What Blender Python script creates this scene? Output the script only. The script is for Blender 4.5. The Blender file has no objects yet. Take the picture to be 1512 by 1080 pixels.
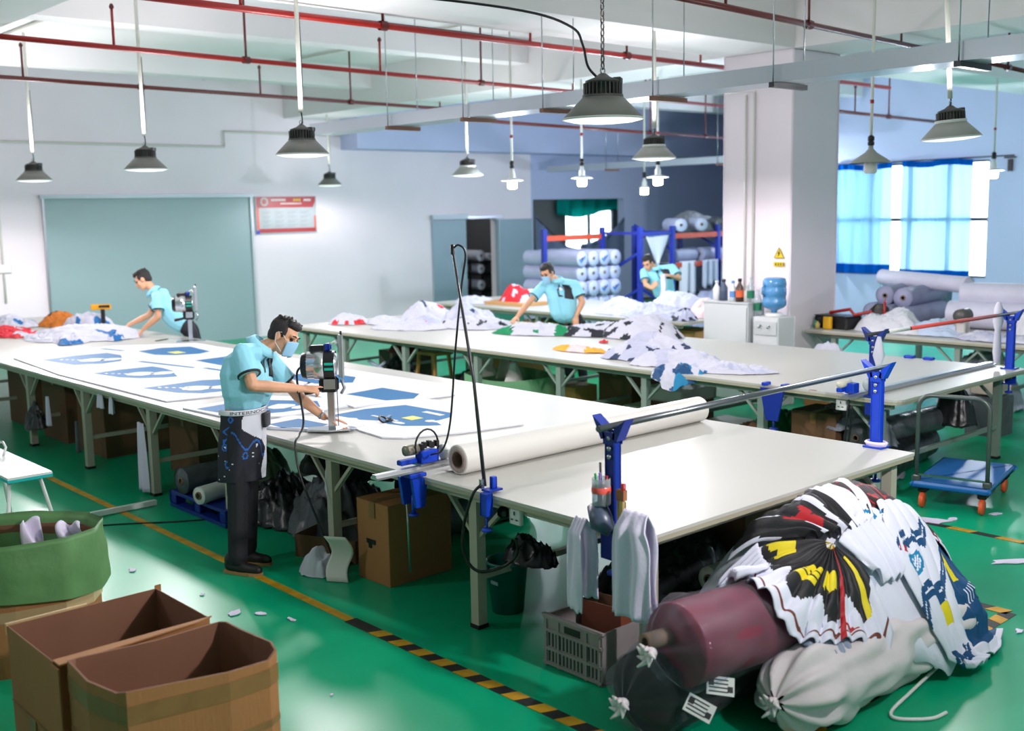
import bpy, bmesh, math, random
from math import sin, cos, pi, radians, sqrt, atan2, hypot
from mathutils import Vector, Matrix, noise, Euler
sc = bpy.context.scene
COL = sc.collection
random.seed(7)
V = Vector
# ---------------------------------------------------------------- camera
cam = bpy.data.cameras.new('camera'); camo = bpy.data.objects.new('camera', cam); COL.objects.link(camo)
cam.sensor_width = 36; cam.lens = 1642.27 * 36 / 1512; cam.clip_end = 200
def cam_axes(yaw, pitch, roll):
    f = V((sin(yaw) * cos(pitch), cos(yaw) * cos(pitch), -sin(pitch))); r = V((cos(yaw), -sin(yaw), 0)); u = r.cross(f)
    return r * cos(roll) + u * sin(roll), u * cos(roll) - r * sin(roll), f
_r, _u, _f = cam_axes(.7322, .1404, -.0189)
_m = Matrix((_r, _u, -_f)).transposed().to_4x4(); _m.translation = (-3.8152, -3.3196, 2.3815)
camo.matrix_world = _m; sc.camera = camo
cam.dof.use_dof = True; cam.dof.focus_distance = 7.0; cam.dof.aperture_fstop = 1.8
# ---------------------------------------------------------------- view, world, daylight
sc.view_settings.view_transform = 'Standard'; sc.view_settings.look = 'None'
sc.view_settings.gamma = 1; sc.view_settings.use_curve_mapping = False
sc.view_settings.exposure = 0.26
w = bpy.data.worlds.new('sky'); sc.world = w; w.use_nodes = True
w.node_tree.nodes['Background'].inputs[0].default_value = (.93, .97, 1, 1)
w.node_tree.nodes['Background'].inputs[1].default_value = 6.5
LAMP_W = 35; ADDED_UP = 36; BULB_W = 62
def area_light(name, loc, rot, sx, sy, energy, col=(1, 1, 1), shape='RECTANGLE', spread=180, parent=None):
    l = bpy.data.lights.new(name, 'AREA'); l.shape = shape; l.size = sx; l.size_y = sy; l.energy = energy; l.color = col; l.spread = radians(spread)
    o = bpy.data.objects.new(name, l); COL.objects.link(o); o.location = loc; o.rotation_euler = rot
    if parent: o.parent = parent
    return o
def batwing(light, power):
    """photometric curve of a wide high bay reflector: brighter towards the sides, cut off near the horizontal"""
    light.use_nodes = True; t = light.node_tree; em = t.nodes['Emission']
    tc = t.nodes.new('ShaderNodeTexCoord'); sp = t.nodes.new('ShaderNodeSeparateXYZ'); t.links.new(tc.outputs['Normal'], sp.inputs[0])
    ab = t.nodes.new('ShaderNodeMath'); ab.operation = 'MULTIPLY'; ab.inputs[1].default_value = -1; t.links.new(sp.outputs['Z'], ab.inputs[0])
    rp = t.nodes.new('ShaderNodeValToRGB'); rp.color_ramp.interpolation = 'EASE'; cr = rp.color_ramp
    pts = [(0.0, .0), (.1, .25), (.24, .8), (.36, 1.0), (.5, .85), (.7, .5), (.85, .22), (1.0, .12)]
    cr.elements[0].position, cr.elements[1].position = pts[0][0], pts[-1][0]
    for p, v in pts[1:-1]: cr.elements.new(p)
    for e, (p, v) in zip(cr.elements, pts): e.color = (v, v, v, 1)
    t.links.new(ab.outputs[0], rp.inputs[0]); mu = t.nodes.new('ShaderNodeMath'); mu.operation = 'MULTIPLY'; mu.inputs[1].default_value = 9.0
    t.links.new(rp.outputs[0], mu.inputs[0]); t.links.new(mu.outputs[0], em.inputs['Strength']); light.energy = power
# daylight comes in from the sky through the window openings of the side walls
# ---------------------------------------------------------------- materials
def lin(c):
    return tuple((x / 12.92 if x <= .04045 else ((x + .055) / 1.055) ** 2.4) for x in (v / 255 for v in c)) + (1,)
def M(name, col, rough=.55, metal=0, var=0, vscale=6, bump=0, bscale=40, emit=0, alpha=1, col2=None, spec=.5, coat=0, trans=0, thr=None, stretch=None, sheen=0):
    m = bpy.data.materials.new(name); m.use_nodes = True; t = m.node_tree; b = t.nodes['Principled BSDF']
    b.inputs['Base Color'].default_value = lin(col); b.inputs['Roughness'].default_value = rough; b.inputs['Metallic'].default_value = metal
    b.inputs['Specular IOR Level'].default_value = spec; b.inputs['Coat Weight'].default_value = coat; b.inputs['Coat Roughness'].default_value = .08
    b.inputs['Alpha'].default_value = alpha; b.inputs['Transmission Weight'].default_value = trans
    if emit:
        b.inputs['Emission Color'].default_value = lin(col); b.inputs['Emission Strength'].default_value = emit
    tc = None
    def coords():
        nonlocal tc
        if tc is None:
            n = t.nodes.new('ShaderNodeTexCoord'); tc = n.outputs['Object']
            if stretch:
                mp = t.nodes.new('ShaderNodeMapping'); mp.inputs['Scale'].default_value = stretch; t.links.new(tc, mp.inputs[0]); tc = mp.outputs[0]
        return tc
    if var or col2:
        nz = t.nodes.new('ShaderNodeTexNoise'); nz.inputs['Scale'].default_value = vscale; nz.inputs['Detail'].default_value = 4
        t.links.new(coords(), nz.inputs['Vector'])
        rp = t.nodes.new('ShaderNodeValToRGB'); a = lin(col)
        if col2: c2 = lin(col2)
        else: c2 = tuple(x * (1 - var) for x in a[:3]) + (1,)
        rp.color_ramp.elements[0].color = a; rp.color_ramp.elements[1].color = c2
        lo, hi = thr or (.35, .7)
        rp.color_ramp.elements[0].position = lo; rp.color_ramp.elements[1].position = hi
        t.links.new(nz.outputs[0], rp.inputs[0]); t.links.new(rp.outputs[0], b.inputs['Base Color'])
    if bump:
        n2 = t.nodes.new('ShaderNodeTexNoise'); n2.inputs['Scale'].default_value = bscale; n2.inputs['Detail'].default_value = 3
        t.links.new(coords(), n2.inputs['Vector'])
        bp = t.nodes.new('ShaderNodeBump'); bp.inputs['Strength'].default_value = bump; bp.inputs['Distance'].default_value = .02
        t.links.new(n2.outputs[0], bp.inputs['Height']); t.links.new(bp.outputs[0], b.inputs['Normal'])
    return m
def MF(name, col, film=.35, rough=.15, tint=(235, 240, 245), gain=.5):
    """thin clear plastic film / pane: mostly transparent, glossy"""
    m = bpy.data.materials.new(name); m.use_nodes = True; t = m.node_tree; t.nodes.clear()
    o = t.nodes.new('ShaderNodeOutputMaterial'); tr = t.nodes.new('ShaderNodeBsdfTransparent'); tr.inputs[0].default_value = lin(tint)
    gl = t.nodes.new('ShaderNodeBsdfPrincipled'); gl.inputs['Base Color'].default_value = lin(col); gl.inputs['Roughness'].default_value = rough
    mx = t.nodes.new('ShaderNodeMixShader')
    lw = t.nodes.new('ShaderNodeLayerWeight'); lw.inputs[0].default_value = .35
    ma = t.nodes.new('ShaderNodeMath'); ma.operation = 'MULTIPLY_ADD'; ma.inputs[1].default_value = gain; ma.inputs[2].default_value = film; ma.use_clamp = True
    t.links.new(lw.outputs['Facing'], ma.inputs[0]); t.links.new(ma.outputs[0], mx.inputs[0])
    t.links.new(tr.outputs[0], mx.inputs[1]); t.links.new(gl.outputs[0], mx.inputs[2]); t.links.new(mx.outputs[0], o.inputs[0])
    return m
def MT(name, col, trl=.6, tint=(255, 255, 255), transp=0):
    """thin translucent cloth or paper"""
    m = bpy.data.materials.new(name); m.use_nodes = True; t = m.node_tree; t.nodes.clear()
    o = t.nodes.new('ShaderNodeOutputMaterial'); d = t.nodes.new('ShaderNodeBsdfDiffuse'); d.inputs[0].default_value = lin(col)
    tl = t.nodes.new('ShaderNodeBsdfTranslucent'); tl.inputs[0].default_value = lin(tint); mx = t.nodes.new('ShaderNodeMixShader'); mx.inputs[0].default_value = trl
    t.links.new(d.outputs[0], mx.inputs[1]); t.links.new(tl.outputs[0], mx.inputs[2]); last = mx
    if transp:
        tp = t.nodes.new('ShaderNodeBsdfTransparent'); tp.inputs[0].default_value = lin(tint); m2 = t.nodes.new('ShaderNodeMixShader'); m2.inputs[0].default_value = transp
        t.links.new(mx.outputs[0], m2.inputs[1]); t.links.new(tp.outputs[0], m2.inputs[2]); last = m2
    t.links.new(last.outputs[0], o.inputs[0])
    return m
# ---------------------------------------------------------------- mesh builder
class MB:
    def __init__(s): s.v = []; s.f = []; s.mi = []; s.m = 0; s.sm = []
    def add(s, vs, fs, smooth=False):
        n = len(s.v); s.v += [tuple(x) for x in vs]
        for f in fs: s.f.append([n + i for i in f]); s.mi.append(s.m); s.sm.append(smooth)
        return s
    def box(s, c, d, rz=0, R=None, bev=0):
        x, y, z = d[0] / 2, d[1] / 2, d[2] / 2
        R = R or Matrix.Rotation(rz, 3, 'Z'); c = V(c)
        if bev:
            b = min(bev, x * .9, y * .9, z * .9)
            P = []
            for sz, ins in ((-z, b), (-z + b, 0), (z - b, 0), (z, b)):
                for (sx, sy) in ((-1, -1), (1, -1), (1, 1), (-1, 1)):
                    X, Y = sx * (x - ins), sy * (y - ins)
                    k = b if not ins else b * .5
                    pts = [(X - sx * (k if (sx * sy > 0) else 0), Y - sy * (0 if (sx * sy > 0) else k)), (X - sx * (0 if (sx * sy > 0) else k), Y - sy * (k if (sx * sy > 0) else 0))]
                    for p in pts: P.append(c + R @ V((p[0], p[1], sz)))
            F = [list(range(7, -1, -1)), list(range(24, 32))]
            for k in range(3):
                for i in range(8): F.append([k * 8 + i, k * 8 + (i + 1) % 8, (k + 1) * 8 + (i + 1) % 8, (k + 1) * 8 + i])
            return s.add(P, F)
        P = [c + R @ V((a * x, b * y, e * z)) for e in (-1, 1) for (a, b) in ((-1, -1), (1, -1), (1, 1), (-1, 1))]
        return s.add(P, [[3, 2, 1, 0], [4, 5, 6, 7], [0, 1, 5, 4], [1, 2, 6, 5], [2, 3, 7, 6], [3, 0, 4, 7]])
    def bar(s, p, q, w, h=None, up=(0, 0, 1)):
        """rectangular bar from p to q"""
        p, q = V(p), V(q); h = h or w; d = (q - p); L = d.length; d.normalize(); u = V(up)
        if abs(d.dot(u)) > .98: u = V((1, 0, 0))
        r = d.cross(u).normalized(); u = r.cross(d)
        return s.box((p + q) / 2, (w, L, h), R=Matrix((r, d, u)).transposed())
    def tube(s, pts, r, n=8, cap=True, closed=False, smooth=True):
        pts = [V(p) for p in pts]; N = len(pts); rr = r if isinstance(r, (list, tuple)) else [r] * N
        P = []; F = []; up = None
        for i, p in enumerate(pts):
            a = pts[i - 1] if (i or closed) else p; b = pts[(i + 1) % N] if (i < N - 1 or closed) else p
            d = (b - a).normalized()
            if up is None: up = V((0, 0, 1)) if abs(d.z) < .9 else V((1, 0, 0))
            x = d.cross(up)
            if x.length < 1e-4: x = d.orthogonal()
            x.normalize(); up = x.cross(d)
            for k in range(n): P.append(p + (x * cos(2 * pi * k / n) + up * sin(2 * pi * k / n)) * rr[i])
        for i in range(N if closed else N - 1):
            for k in range(n):
                j = (i + 1) % N; F.append([i * n + k, i * n + (k + 1) % n, j * n + (k + 1) % n, j * n + k])
        s.add(P, F, smooth)
        if cap and not closed:
            o = len(s.v) - len(P); s.f += [[o + k for k in range(n)][::-1], [o + (N - 1) * n + k for k in range(n)]]; s.mi += [s.m] * 2; s.sm += [False] * 2
        return s
    def cable(s, pts, r, n=6, k=6):
        P = [V(p) for p in pts]; Q = []
        for i in range(len(P) - 1):
            a = P[i - 1] if i else P[0] * 2 - P[1]; d = P[i + 2] if i + 2 < len(P) else P[-1] * 2 - P[-2]; b, c = P[i], P[i + 1]
            for j in range(k): q = j / k; Q.append((b * 2 + (c - a) * q + (a * 2 - b * 5 + c * 4 - d) * q * q + (b * 3 - a - c * 3 + d) * q ** 3) * .5)
        return s.tube(Q + [P[-1]], r, n)
    def lathe(s, prof, n=24, c=(0, 0, 0), R=None, smooth=True, cap0=False, cap1=False, sx=1, sy=1):
        c = V(c); R = R or Matrix.Identity(3); P = []; F = []
        for (r, z) in prof:
            for k in range(n): P.append(c + R @ V((r * sx * cos(2 * pi * k / n), r * sy * sin(2 * pi * k / n), z)))
        for i in range(len(prof) - 1):
            for k in range(n): F.append([i * n + k, i * n + (k + 1) % n, (i + 1) * n + (k + 1) % n, (i + 1) * n + k])
        s.add(P, F, smooth); o = len(s.v) - len(P)
        for flag, i in ((cap0, 0), (cap1, len(prof) - 1)):
            if flag:
                q = [o + i * n + k for k in range(n)]; s.f.append(q[::-1] if i == 0 else q); s.mi.append(s.m); s.sm.append(False)
        return s
    def grid(s, fn, nu, nv, mat=None, smooth=True, closed_u=False):
        P = []; F = []
        for i in range(nu + (0 if closed_u else 1)):
            for j in range(nv + 1): P.append(fn(i / nu, j / nv))
        n = len(s.v); s.v += [tuple(p) for p in P]; W = nv + 1; NU = nu if closed_u else nu + 1
        for i in range(nu):
            for j in range(nv):
                k = (i + 1) % NU
                s.f.append([n + i * W + j, n + k * W + j, n + k * W + j + 1, n + i * W + j + 1])
                s.mi.append(mat((i + .5) / nu, (j + .5) / nv) if mat else s.m); s.sm.append(smooth)
        return s
    def prism(s, outline, z0, z1, c=(0, 0, 0), R=None):
        c = V(c); R = R or Matrix.Identity(3); n = len(outline)
        P = [c + R @ V((x, y, z)) for z in (z0, z1) for (x, y) in outline]
        return s.add(P, [list(range(n))[::-1], list(range(n, 2 * n))] + [[i, (i + 1) % n, n + (i + 1) % n, n + i] for i in range(n)])
    def ell(s, c, r, n=12, m=8, R=None):
        return s.lathe([(max(sin(pi * i / m), .002), -cos(pi * i / m)) for i in range(m + 1)], n, (0, 0, 0)).xf(c, r, R, n * (m + 1))
    def xf(s, c, r, R, cnt):
        R = R or Matrix.Identity(3); c = V(c)
        for i in range(len(s.v) - cnt, len(s.v)):
            p = s.v[i]; s.v[i] = tuple(c + R @ V((p[0] * r[0], p[1] * r[1], p[2] * r[2])))
        return s
    def mesh(s, name, mats):
        me = bpy.data.meshes.new(name); me.from_pydata(s.v, [], s.f)
        for m in (mats if isinstance(mats, (list, tuple)) else [mats]): me.materials.append(m)
        me.polygons.foreach_set('material_index', s.mi); me.polygons.foreach_set('use_smooth', s.sm); me.update()
        return me
    def build(s, name, mats, parent=None, loc=None, rz=0, fix=False):
        me = s.mesh(name, mats)
        if fix:
            bm = bmesh.new(); bm.from_mesh(me); bmesh.ops.recalc_face_normals(bm, faces=bm.faces); bm.to_mesh(me); bm.free()
        o = bpy.data.objects.new(name, me); COL.objects.link(o)
        if parent: o.parent = parent
        if loc: o.location = loc
        if rz: o.rotation_euler = (0, 0, rz)
        return o
def tag(o, label=None, cat=None, group=None, kind=None):
    if label: o['label'] = label
    if cat: o['category'] = cat
    if group: o['group'] = group
    if kind: o['kind'] = kind
    return o
def thing(name, label, cat, loc=(0, 0, 0), rz=0, group=None):
    o = bpy.data.objects.new(name, None); COL.objects.link(o); o.empty_display_size = .05
    o.location = loc; o.rotation_euler = (0, 0, rz)
    return tag(o, label, cat, group)
def inst(src, name, parent, loc=(0, 0, 0), rz=0, rot=None):
    o = bpy.data.objects.new(name, src.data); COL.objects.link(o); o.parent = parent; o.location = loc; o.rotation_euler = rot or (0, 0, rz)
    return o
def dup(root, loc, rz=0, label=None, group=None):
    r = root.copy(); COL.objects.link(r); r.location = loc; r.rotation_euler = (0, 0, rz)
    if label: r['label'] = label
    if group: r['group'] = group
    for ch in list(root.children):
        c = ch.copy(); COL.objects.link(c); c.parent = r
        for g in list(ch.children):
            d = g.copy(); COL.objects.link(d); d.parent = c
    return r
def struct(name, mb, mats, parent=None, **k):
    o = mb.build(name, mats, parent, **k)
    if not parent: o['kind'] = 'structure'
    return o
def smoothstep(a, b, x):
    t = min(1, max(0, (x - a) / (b - a))); return t * t * (3 - 2 * t)
def nz(x, y, z=0, f=1): return noise.noise(V((x * f, y * f, z * f)))
# ================================================================ setting
m_floor = M('green_epoxy_floor', (4, 176, 126), .33, vscale=.55, spec=.28, col2=(0, 146, 104))
m_wall = M('white_wall_paint', (242, 232, 240), .7, var=.05, vscale=.8)
m_wallb = M('pale_blue_wall_paint', (190, 199, 232), .7, var=.06, vscale=.8)
m_ceil = M('white_ceiling_paint', (232, 230, 231), .75, var=.03, vscale=.6)
m_red = M('red_pipe_paint', (158, 26, 22), .35)
m_dred = M('dark_red_pipe_paint', (96, 26, 24), .4)
m_white = M('white_plastic', (225, 226, 224), .45)
m_pvc = M('cream_conduit', (214, 214, 204), .45)
m_steel = M('brushed_steel', (178, 182, 186), .28, 1)
m_chrome = M('polished_chrome', (215, 218, 222), .12, 1)
m_galv = M('galvanised_tray', (188, 196, 206), .35, .6)
m_black = M('black_plastic', (22, 22, 24), .4)
m_rubber = M('black_rubber', (16, 16, 17), .7)
m_blue = M('blue_enamel', (16, 62, 190), .35)
m_dblue = M('deep_blue_enamel', (18, 44, 138), .38)
m_yel = M('yellow_tape', (214, 160, 30), .5, var=.35, vscale=9)
m_blk = M('black_tape', (36, 34, 34), .5)
m_board = M('grey_green_panel', (148, 172, 176), .38)
m_frame = M('pale_grey_metal', (176, 188, 194), .4, .3)
X0, X1, Y0, Y1, ZC = -8.0, 23.0, -8.0, 16.0, 4.85
struct('floor', MB().box(((X0 + X1) / 2, (Y0 + Y1 + 6) / 2, -.05), (X1 - X0, Y1 - Y0 + 6.5, .1)), m_floor)
struct('ceiling', MB().box(((X0 + X1) / 2, (Y0 + Y1) / 2, ZC + .1), (X1 - X0 + .4, Y1 - Y0 + .4, .2)), m_ceil)
def wall_with_holes(name, mat, axis, pos, a0, a1, z1, holes, th=.2):
    """wall across axis at pos, spanning a0..a1, holes = (b0,b1,z0,z1)"""
    mb = MB()
    def blk(b0, b1, z0, z1_):
        if b1 - b0 < 1e-3 or z1_ - z0 < 1e-3: return
        c = ((b0 + b1) / 2, (z0 + z1_) / 2)
        if axis == 'y': mb.box((c[0], pos, c[1]), (b1 - b0, th, z1_ - z0))
        else: mb.box((pos, c[0], c[1]), (th, b1 - b0, z1_ - z0))
    cur = a0
    for (b0, b1, z0, z1_) in sorted(holes):
        blk(cur, b0, 0, z1); blk(b0, b1, 0, z0); blk(b0, b1, z1_, z1); cur = b1
    blk(cur, a1, 0, z1)
    return struct(name, mb, mat)
wall_with_holes('wall_back', m_wall, 'y', Y1 + .1, X0, 14.25, ZC, [(12.15, 13.15, 0, 2.16)])
wall_with_holes('wall_back_blue', m_wallb, 'y', Y1 + .1, 14.25, X1, ZC, [(14.31, 17.47, 1.0, 2.58)])
wall_with_holes('wall_left', m_wall, 'x', X0 - .1, Y0, Y1, ZC, [])
wall_with_holes('wall_front', m_wall, 'y', Y0 - .1, X0, 17.1, ZC, [])
wall_with_holes('wall_right', m_wallb, 'x', 17.1, Y0, 12.3, ZC, [(6.36, 9.62, .9, 3.12)])
wall_with_holes('wall_right_return', m_wallb, 'y', 12.2, 17.2, X1, ZC, [])
wall_with_holes('wall_right_far', m_wallb, 'x', X1 + .1, 12.1, Y1, ZC, [])
# ceiling beams
b = MB(); b.box(((X0 + X1) / 2, 4.94, (4.19 + ZC) / 2), (X1 - X0, 1.02, ZC - 4.19)); struct('trim_beam_main', b, m_ceil)
b = MB(); b.box((16.0, 15.7, (3.62 + ZC) / 2), (14.0, .6, ZC - 3.62)); struct('trim_beam_back', b, m_wallb)
b = MB()
for y, wd, z in ((9.2, .35, 4.5), (13.2, .35, 4.5), (.6, .35, 4.5)): b.box(((X0 + X1) / 2, y, (z + ZC) / 2), (X1 - X0, wd, ZC - z))
struct('trim_beam_secondary', b, m_ceil)
b = MB()
for x in (8.21, -.3): b.box((x, (Y0 + Y1) / 2, (4.19 + ZC) / 2 + .01), (1.0 if x > 3 else .5, Y1 - Y0, ZC - 4.17))
struct('trim_beam_cross', b, m_ceil)
# column with two conduits and a warning sign
b = MB(); b.box((8.21, 4.94, 2.1), (1.02, 1.02, 4.2), bev=.015); struct('trim_column', b, m_wall)
for i, y in enumerate((5.09, 4.97)):
    o = MB().tube([(7.685, y, 1.3), (7.685, y, 3.73), (7.685, 5.4, 3.75)] if i else [(7.685, y, 1.3), (7.685, y, 3.7)], .014).build('conduit_pipe', m_pvc)
    tag(o, ['cream cable pipe on column, farther from the corner', 'cream cable pipe on column, bending left at its top'][i], 'conduit', 'cable pipes on the column')
m_sign = M('sign_yellow', (226, 196, 20), .5)
t = thing('warning_sign', 'yellow triangle electric hazard sticker on white column', 'sign', (7.69, 4.585, 1.62))
Rs = Matrix(((0, 0, -1), (-1, 0, 0), (0, 1, 0)))
MB().prism([(-.075, .1), (.075, .1), (0, .235)], 0, .004, R=Rs).build('triangle_plate', m_sign, t)
b = MB(); b.prism([(.012, .2), (-.02, .155), (-.004, .155), (-.016, .115), (.022, .165), (.006, .165)], .0042, .006, R=Rs)
for a, c in (((-.07, .103), (.07, .103)), ((.07, .103), (0, .228)), ((0, .228), (-.07, .103))):
    b.bar(Rs @ V((a[0], a[1], .005)), Rs @ V((c[0], c[1], .005)), .007, .003)
b.build('bolt_symbol', m_black, t)
MB().prism([(-.075, 0), (.075, 0), (.075, .055), (-.075, .055)], 0, .004, R=Rs).build('text_plate', m_sign, t)
b = MB()
for k in range(4):
    x = -.055 + k * .036; b.prism([(x, .012), (x + .026, .012), (x + .026, .02), (x, .02)], .004, .0055, R=Rs); b.prism([(x, .03), (x + .026, .03), (x + .026, .038), (x, .038)], .004, .0055, R=Rs); b.prism([(x + .01, .01), (x + .016, .01), (x + .016, .046), (x + .01, .046)], .004, .0055, R=Rs)
b.build('lettering', m_black, t)
# floor marking tape
def tape(name, label, p, q, wd, seg, solid=False):
    t = thing(name, label, 'floor tape', (p[0], p[1], 0)); d = V((q[0] - p[0], q[1] - p[1], 0)); L = d.length; d.normalize(); nrm = V((-d.y, d.x, 0))
    n = max(1, int(L / seg))
    if solid:
        MB().prism([tuple((d * a + nrm * c)[:2]) for a, c in ((0, -wd / 2), (L, -wd / 2), (L, wd / 2), (0, wd / 2))], .0005, .0025).build('strip', m_yel, t); return t
    MB().prism([tuple((d * a + nrm * c)[:2]) for a, c in ((0, -wd / 2), (L, -wd / 2), (L, wd / 2), (0, wd / 2))], .0005, .002).build('black_strip', m_blk, t)
    sk = wd * .8
    me = None
    for k in range(n):
        if me is None:
            a = 0; o = MB().prism([tuple((d * a_ + nrm * c)[:2]) for a_, c in ((0, -wd / 2), (seg * .5, -wd / 2), (seg * .5 + sk * .5, wd / 2), (sk * .5, wd / 2))], .002, .003).build('yellow_block', m_yel, t); me = o
        else: inst(me, 'yellow_block', t, d * (k * seg))
    return t
tape('hazard_tape', 'black and yellow hazard tape along the front of the near cutting table', (-.35, -1.6), (-.35, 2.0), .085, .19)
tape('yellow_tape_line', 'worn plain yellow tape line under the cutting man and beyond', (-.35, 2.0), (-.28, 9.0), .06, 1, True)
tape('hazard_tape', 'hazard tape crossing under the white sack in front of the heap', (.15, -.66), (2.45, -.63), .085, .19)
tape('hazard_tape', 'hazard tape running back from its corner at right of the heap', (2.45, -.63), (2.5, 2.0), .085, .19)
tape('hazard_tape', 'hazard tape right of the heap, in front of the trolley', (3.85, -1.2), (3.85, .9), .07, .36)
tape('hazard_tape', 'hazard tape seen under the near table end, left of the trolley', (3.3, 2.3), (3.3, 3.4), .07, .36)
tape('hazard_tape', 'short hazard tape piece beside the round topped carton', (-1.95, -.6), (-1.45, .95), .085, .19)
tape('hazard_tape', 'short hazard tape piece behind the open square carton', (-1.75, 2.0), (-1.35, 2.12), .085, .19)
# back wall: panel, poster, door, opening
t = tag(struct('trim_panel', MB().box((4.94, 15.985, 1.35), (3.92, .03, 2.7)), m_board), 'large grey green sliding panel on the back wall')
MB().box((4.94, 15.96, 2.72), (4.0, .08, .06)).build('top_rail', m_frame, t); MB().box((2.99, 15.965, 1.35), (.04, .05, 2.72)).build('edge_post', m_steel, t); MB().box((6.88, 15.965, 1.35), (.04, .05, 2.72)).build('edge_post', m_frame, t)
t = thing('poster', 'red and white notice board on wall right of the panel', 'poster', (6.98, 15.98, 1.98))
m_pred = M('poster_red', (172, 14, 20), .35); m_pw = M('poster_grey', (176, 184, 188), .35, var=.1, vscale=5); m_por = M('poster_orange', (222, 80, 44), .25)
Ry = Matrix(((1, 0, 0), (0, 0, -1), (0, 1, 0)))
MB().box((.68, 0, .36), (1.36, .02, .72)).build('backing', m_pw, t)
b = MB(); b.prism([(.02, .5), (1.28, .5), (1.34, .62), (1.34, .71), (.02, .71)], .012, .014, R=Ry); b.prism([(.06, .02), (1.34, .02), (1.34, .1), (.06, .1)], .012, .014, R=Ry); b.build('red_header', m_pred, t)
b = MB(); b.prism([(.02, .08), (.07, .08), (.07, .5), (.02, .5)], .012, .0145, R=Ry); b.build('orange_border', m_por, t); MB().prism([(1.3, .1), (1.34, .1), (1.34, .34), (1.3, .34)], .012, .0145, R=Ry).build('orange_border', m_por, t)
MB().lathe([(.055, 0), (.085, 0), (.085, .004), (.055, .004)], 20, (.19, -.016, .615), R=Ry).build('round_emblem', m_white, t)
b = MB()
for k in range(9): b.prism([(.35 + .036 * k, .63), (.375 + .036 * k, .63), (.375 + .036 * k, .67), (.35 + .036 * k, .67)], .0145, .016, R=Ry)
for k in range(4): b.prism([(1.08 + .04 * k, .625), (1.11 + .04 * k, .625), (1.11 + .04 * k, .665), (1.08 + .04 * k, .665)], .0145, .016, R=Ry)
for k in range(14): b.prism([(.55 + .034 * k, .565), (.575 + .034 * k, .565), (.575 + .034 * k, .59), (.55 + .034 * k, .59)], .0145, .016, R=Ry)
b.build('white_lettering', m_white, t)
b = MB()
for k in range(3): b.prism([(.84 + .06 * k, .625), (.88 + .06 * k, .625), (.88 + .06 * k, .67), (.84 + .06 * k, .67)], .0145, .016, R=Ry)
b.build('yellow_lettering', m_sign, t)
b = MB()
for r in range(4):
    for k in range(4):
        for q in range(3): b.prism([(.14 + .28 * k, .42 - .085 * r - .02 * q), (.34 + .28 * k - .03 * q, .42 - .085 * r - .02 * q), (.34 + .28 * k - .03 * q, .428 - .085 * r - .02 * q), (.14 + .28 * k, .428 - .085 * r - .02 * q)], .0125, .0135, R=Ry)
b.build('printed_columns', M('grey_print', (150, 156, 164), .5), t)
MB().prism([(.0, .0), (.07, .0), (.07, .07), (0, .07)], .0145, .016, R=Ry).build('blue_corner', m_blue, t)
m_door = M('grey_blue_door', (150, 172, 186), .4)
d = struct('door_1', MB().box((11.72, 15.96, 1.08), (.94, .06, 2.16)), m_door)
MB().box((11.72, 15.93, 2.22), (1.0, .1, .1)).build('sliding_rail', m_frame, d); MB().box((12.3, 15.93, 2.2), (2.0, .05, .05)).build('rail_track', m_steel, d)
MB().tube([(12.05, 15.9, 1.0), (12.05, 15.88, 1.1), (12.05, 15.9, 1.2)], .012).build('handle', m_steel, d)
d = struct('door_2', MB().box((13.65, 15.955, 1.07), (1.1, .05, 2.14)), m_door)
MB().box((13.14, 15.92, 1.07), (.03, .06, 2.14)).build('edge_strip', m_frame, d)
# rooms behind the doorway and the opening
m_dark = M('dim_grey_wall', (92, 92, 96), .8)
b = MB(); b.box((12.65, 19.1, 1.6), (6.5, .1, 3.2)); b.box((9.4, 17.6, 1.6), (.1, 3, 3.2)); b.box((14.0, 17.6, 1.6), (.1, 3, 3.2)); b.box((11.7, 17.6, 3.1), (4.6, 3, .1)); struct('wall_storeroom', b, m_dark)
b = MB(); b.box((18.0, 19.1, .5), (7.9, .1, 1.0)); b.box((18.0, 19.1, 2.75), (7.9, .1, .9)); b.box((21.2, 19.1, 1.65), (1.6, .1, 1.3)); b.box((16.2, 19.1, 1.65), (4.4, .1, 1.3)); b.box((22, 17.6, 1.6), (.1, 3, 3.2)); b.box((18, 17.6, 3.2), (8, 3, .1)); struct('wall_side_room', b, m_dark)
# windows
m_pane = MF('window_glass', (235, 240, 245), .06, .03)
m_wframe = M('dark_window_frame', (62, 64, 68), .4, .4)
def window(name, axis, pos, a0, a1, z0, z1, nx, nz_):
    b = MB()
    def bx(a, z, da, dz, dd=.08):
        if axis == 'x': b.box((pos, a, z), (dd, da, dz))
        else: b.box((a, pos, z), (da, dd, dz))
    for k in range(nx + 1): bx(a0 + (a1 - a0) * k / nx, (z0 + z1) / 2, .07, z1 - z0)
    for k in range(nz_ + 1): bx((a0 + a1) / 2, z0 + (z1 - z0) * k / nz_, a1 - a0, .07, .074)
    o = struct(name, b, m_wframe)
    me = None
    for i in range(nx):
        for j in range(nz_):
            ca = a0 + (a1 - a0) * (i + .5) / nx; cz = z0 + (z1 - z0) * (j + .5) / nz_
            da = (a1 - a0) / nx - .07; dz = (z1 - z0) / nz_ - .07
            loc = (pos, ca, cz) if axis == 'x' else (ca, pos, cz)
            if me is None: me = MB().box((0, 0, 0), (.012, da, dz) if axis == 'x' else (da, .012, dz)).build('pane', m_pane, o, loc)
            else: inst(me, 'pane', o, loc)
    return o
window('window_1', 'x', 17.1, 6.36, 9.62, .9, 3.12, 4, 2)
window('window_2', 'y', 19.1, 18.4, 20.4, 1.0, 2.3, 2, 1)
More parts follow.
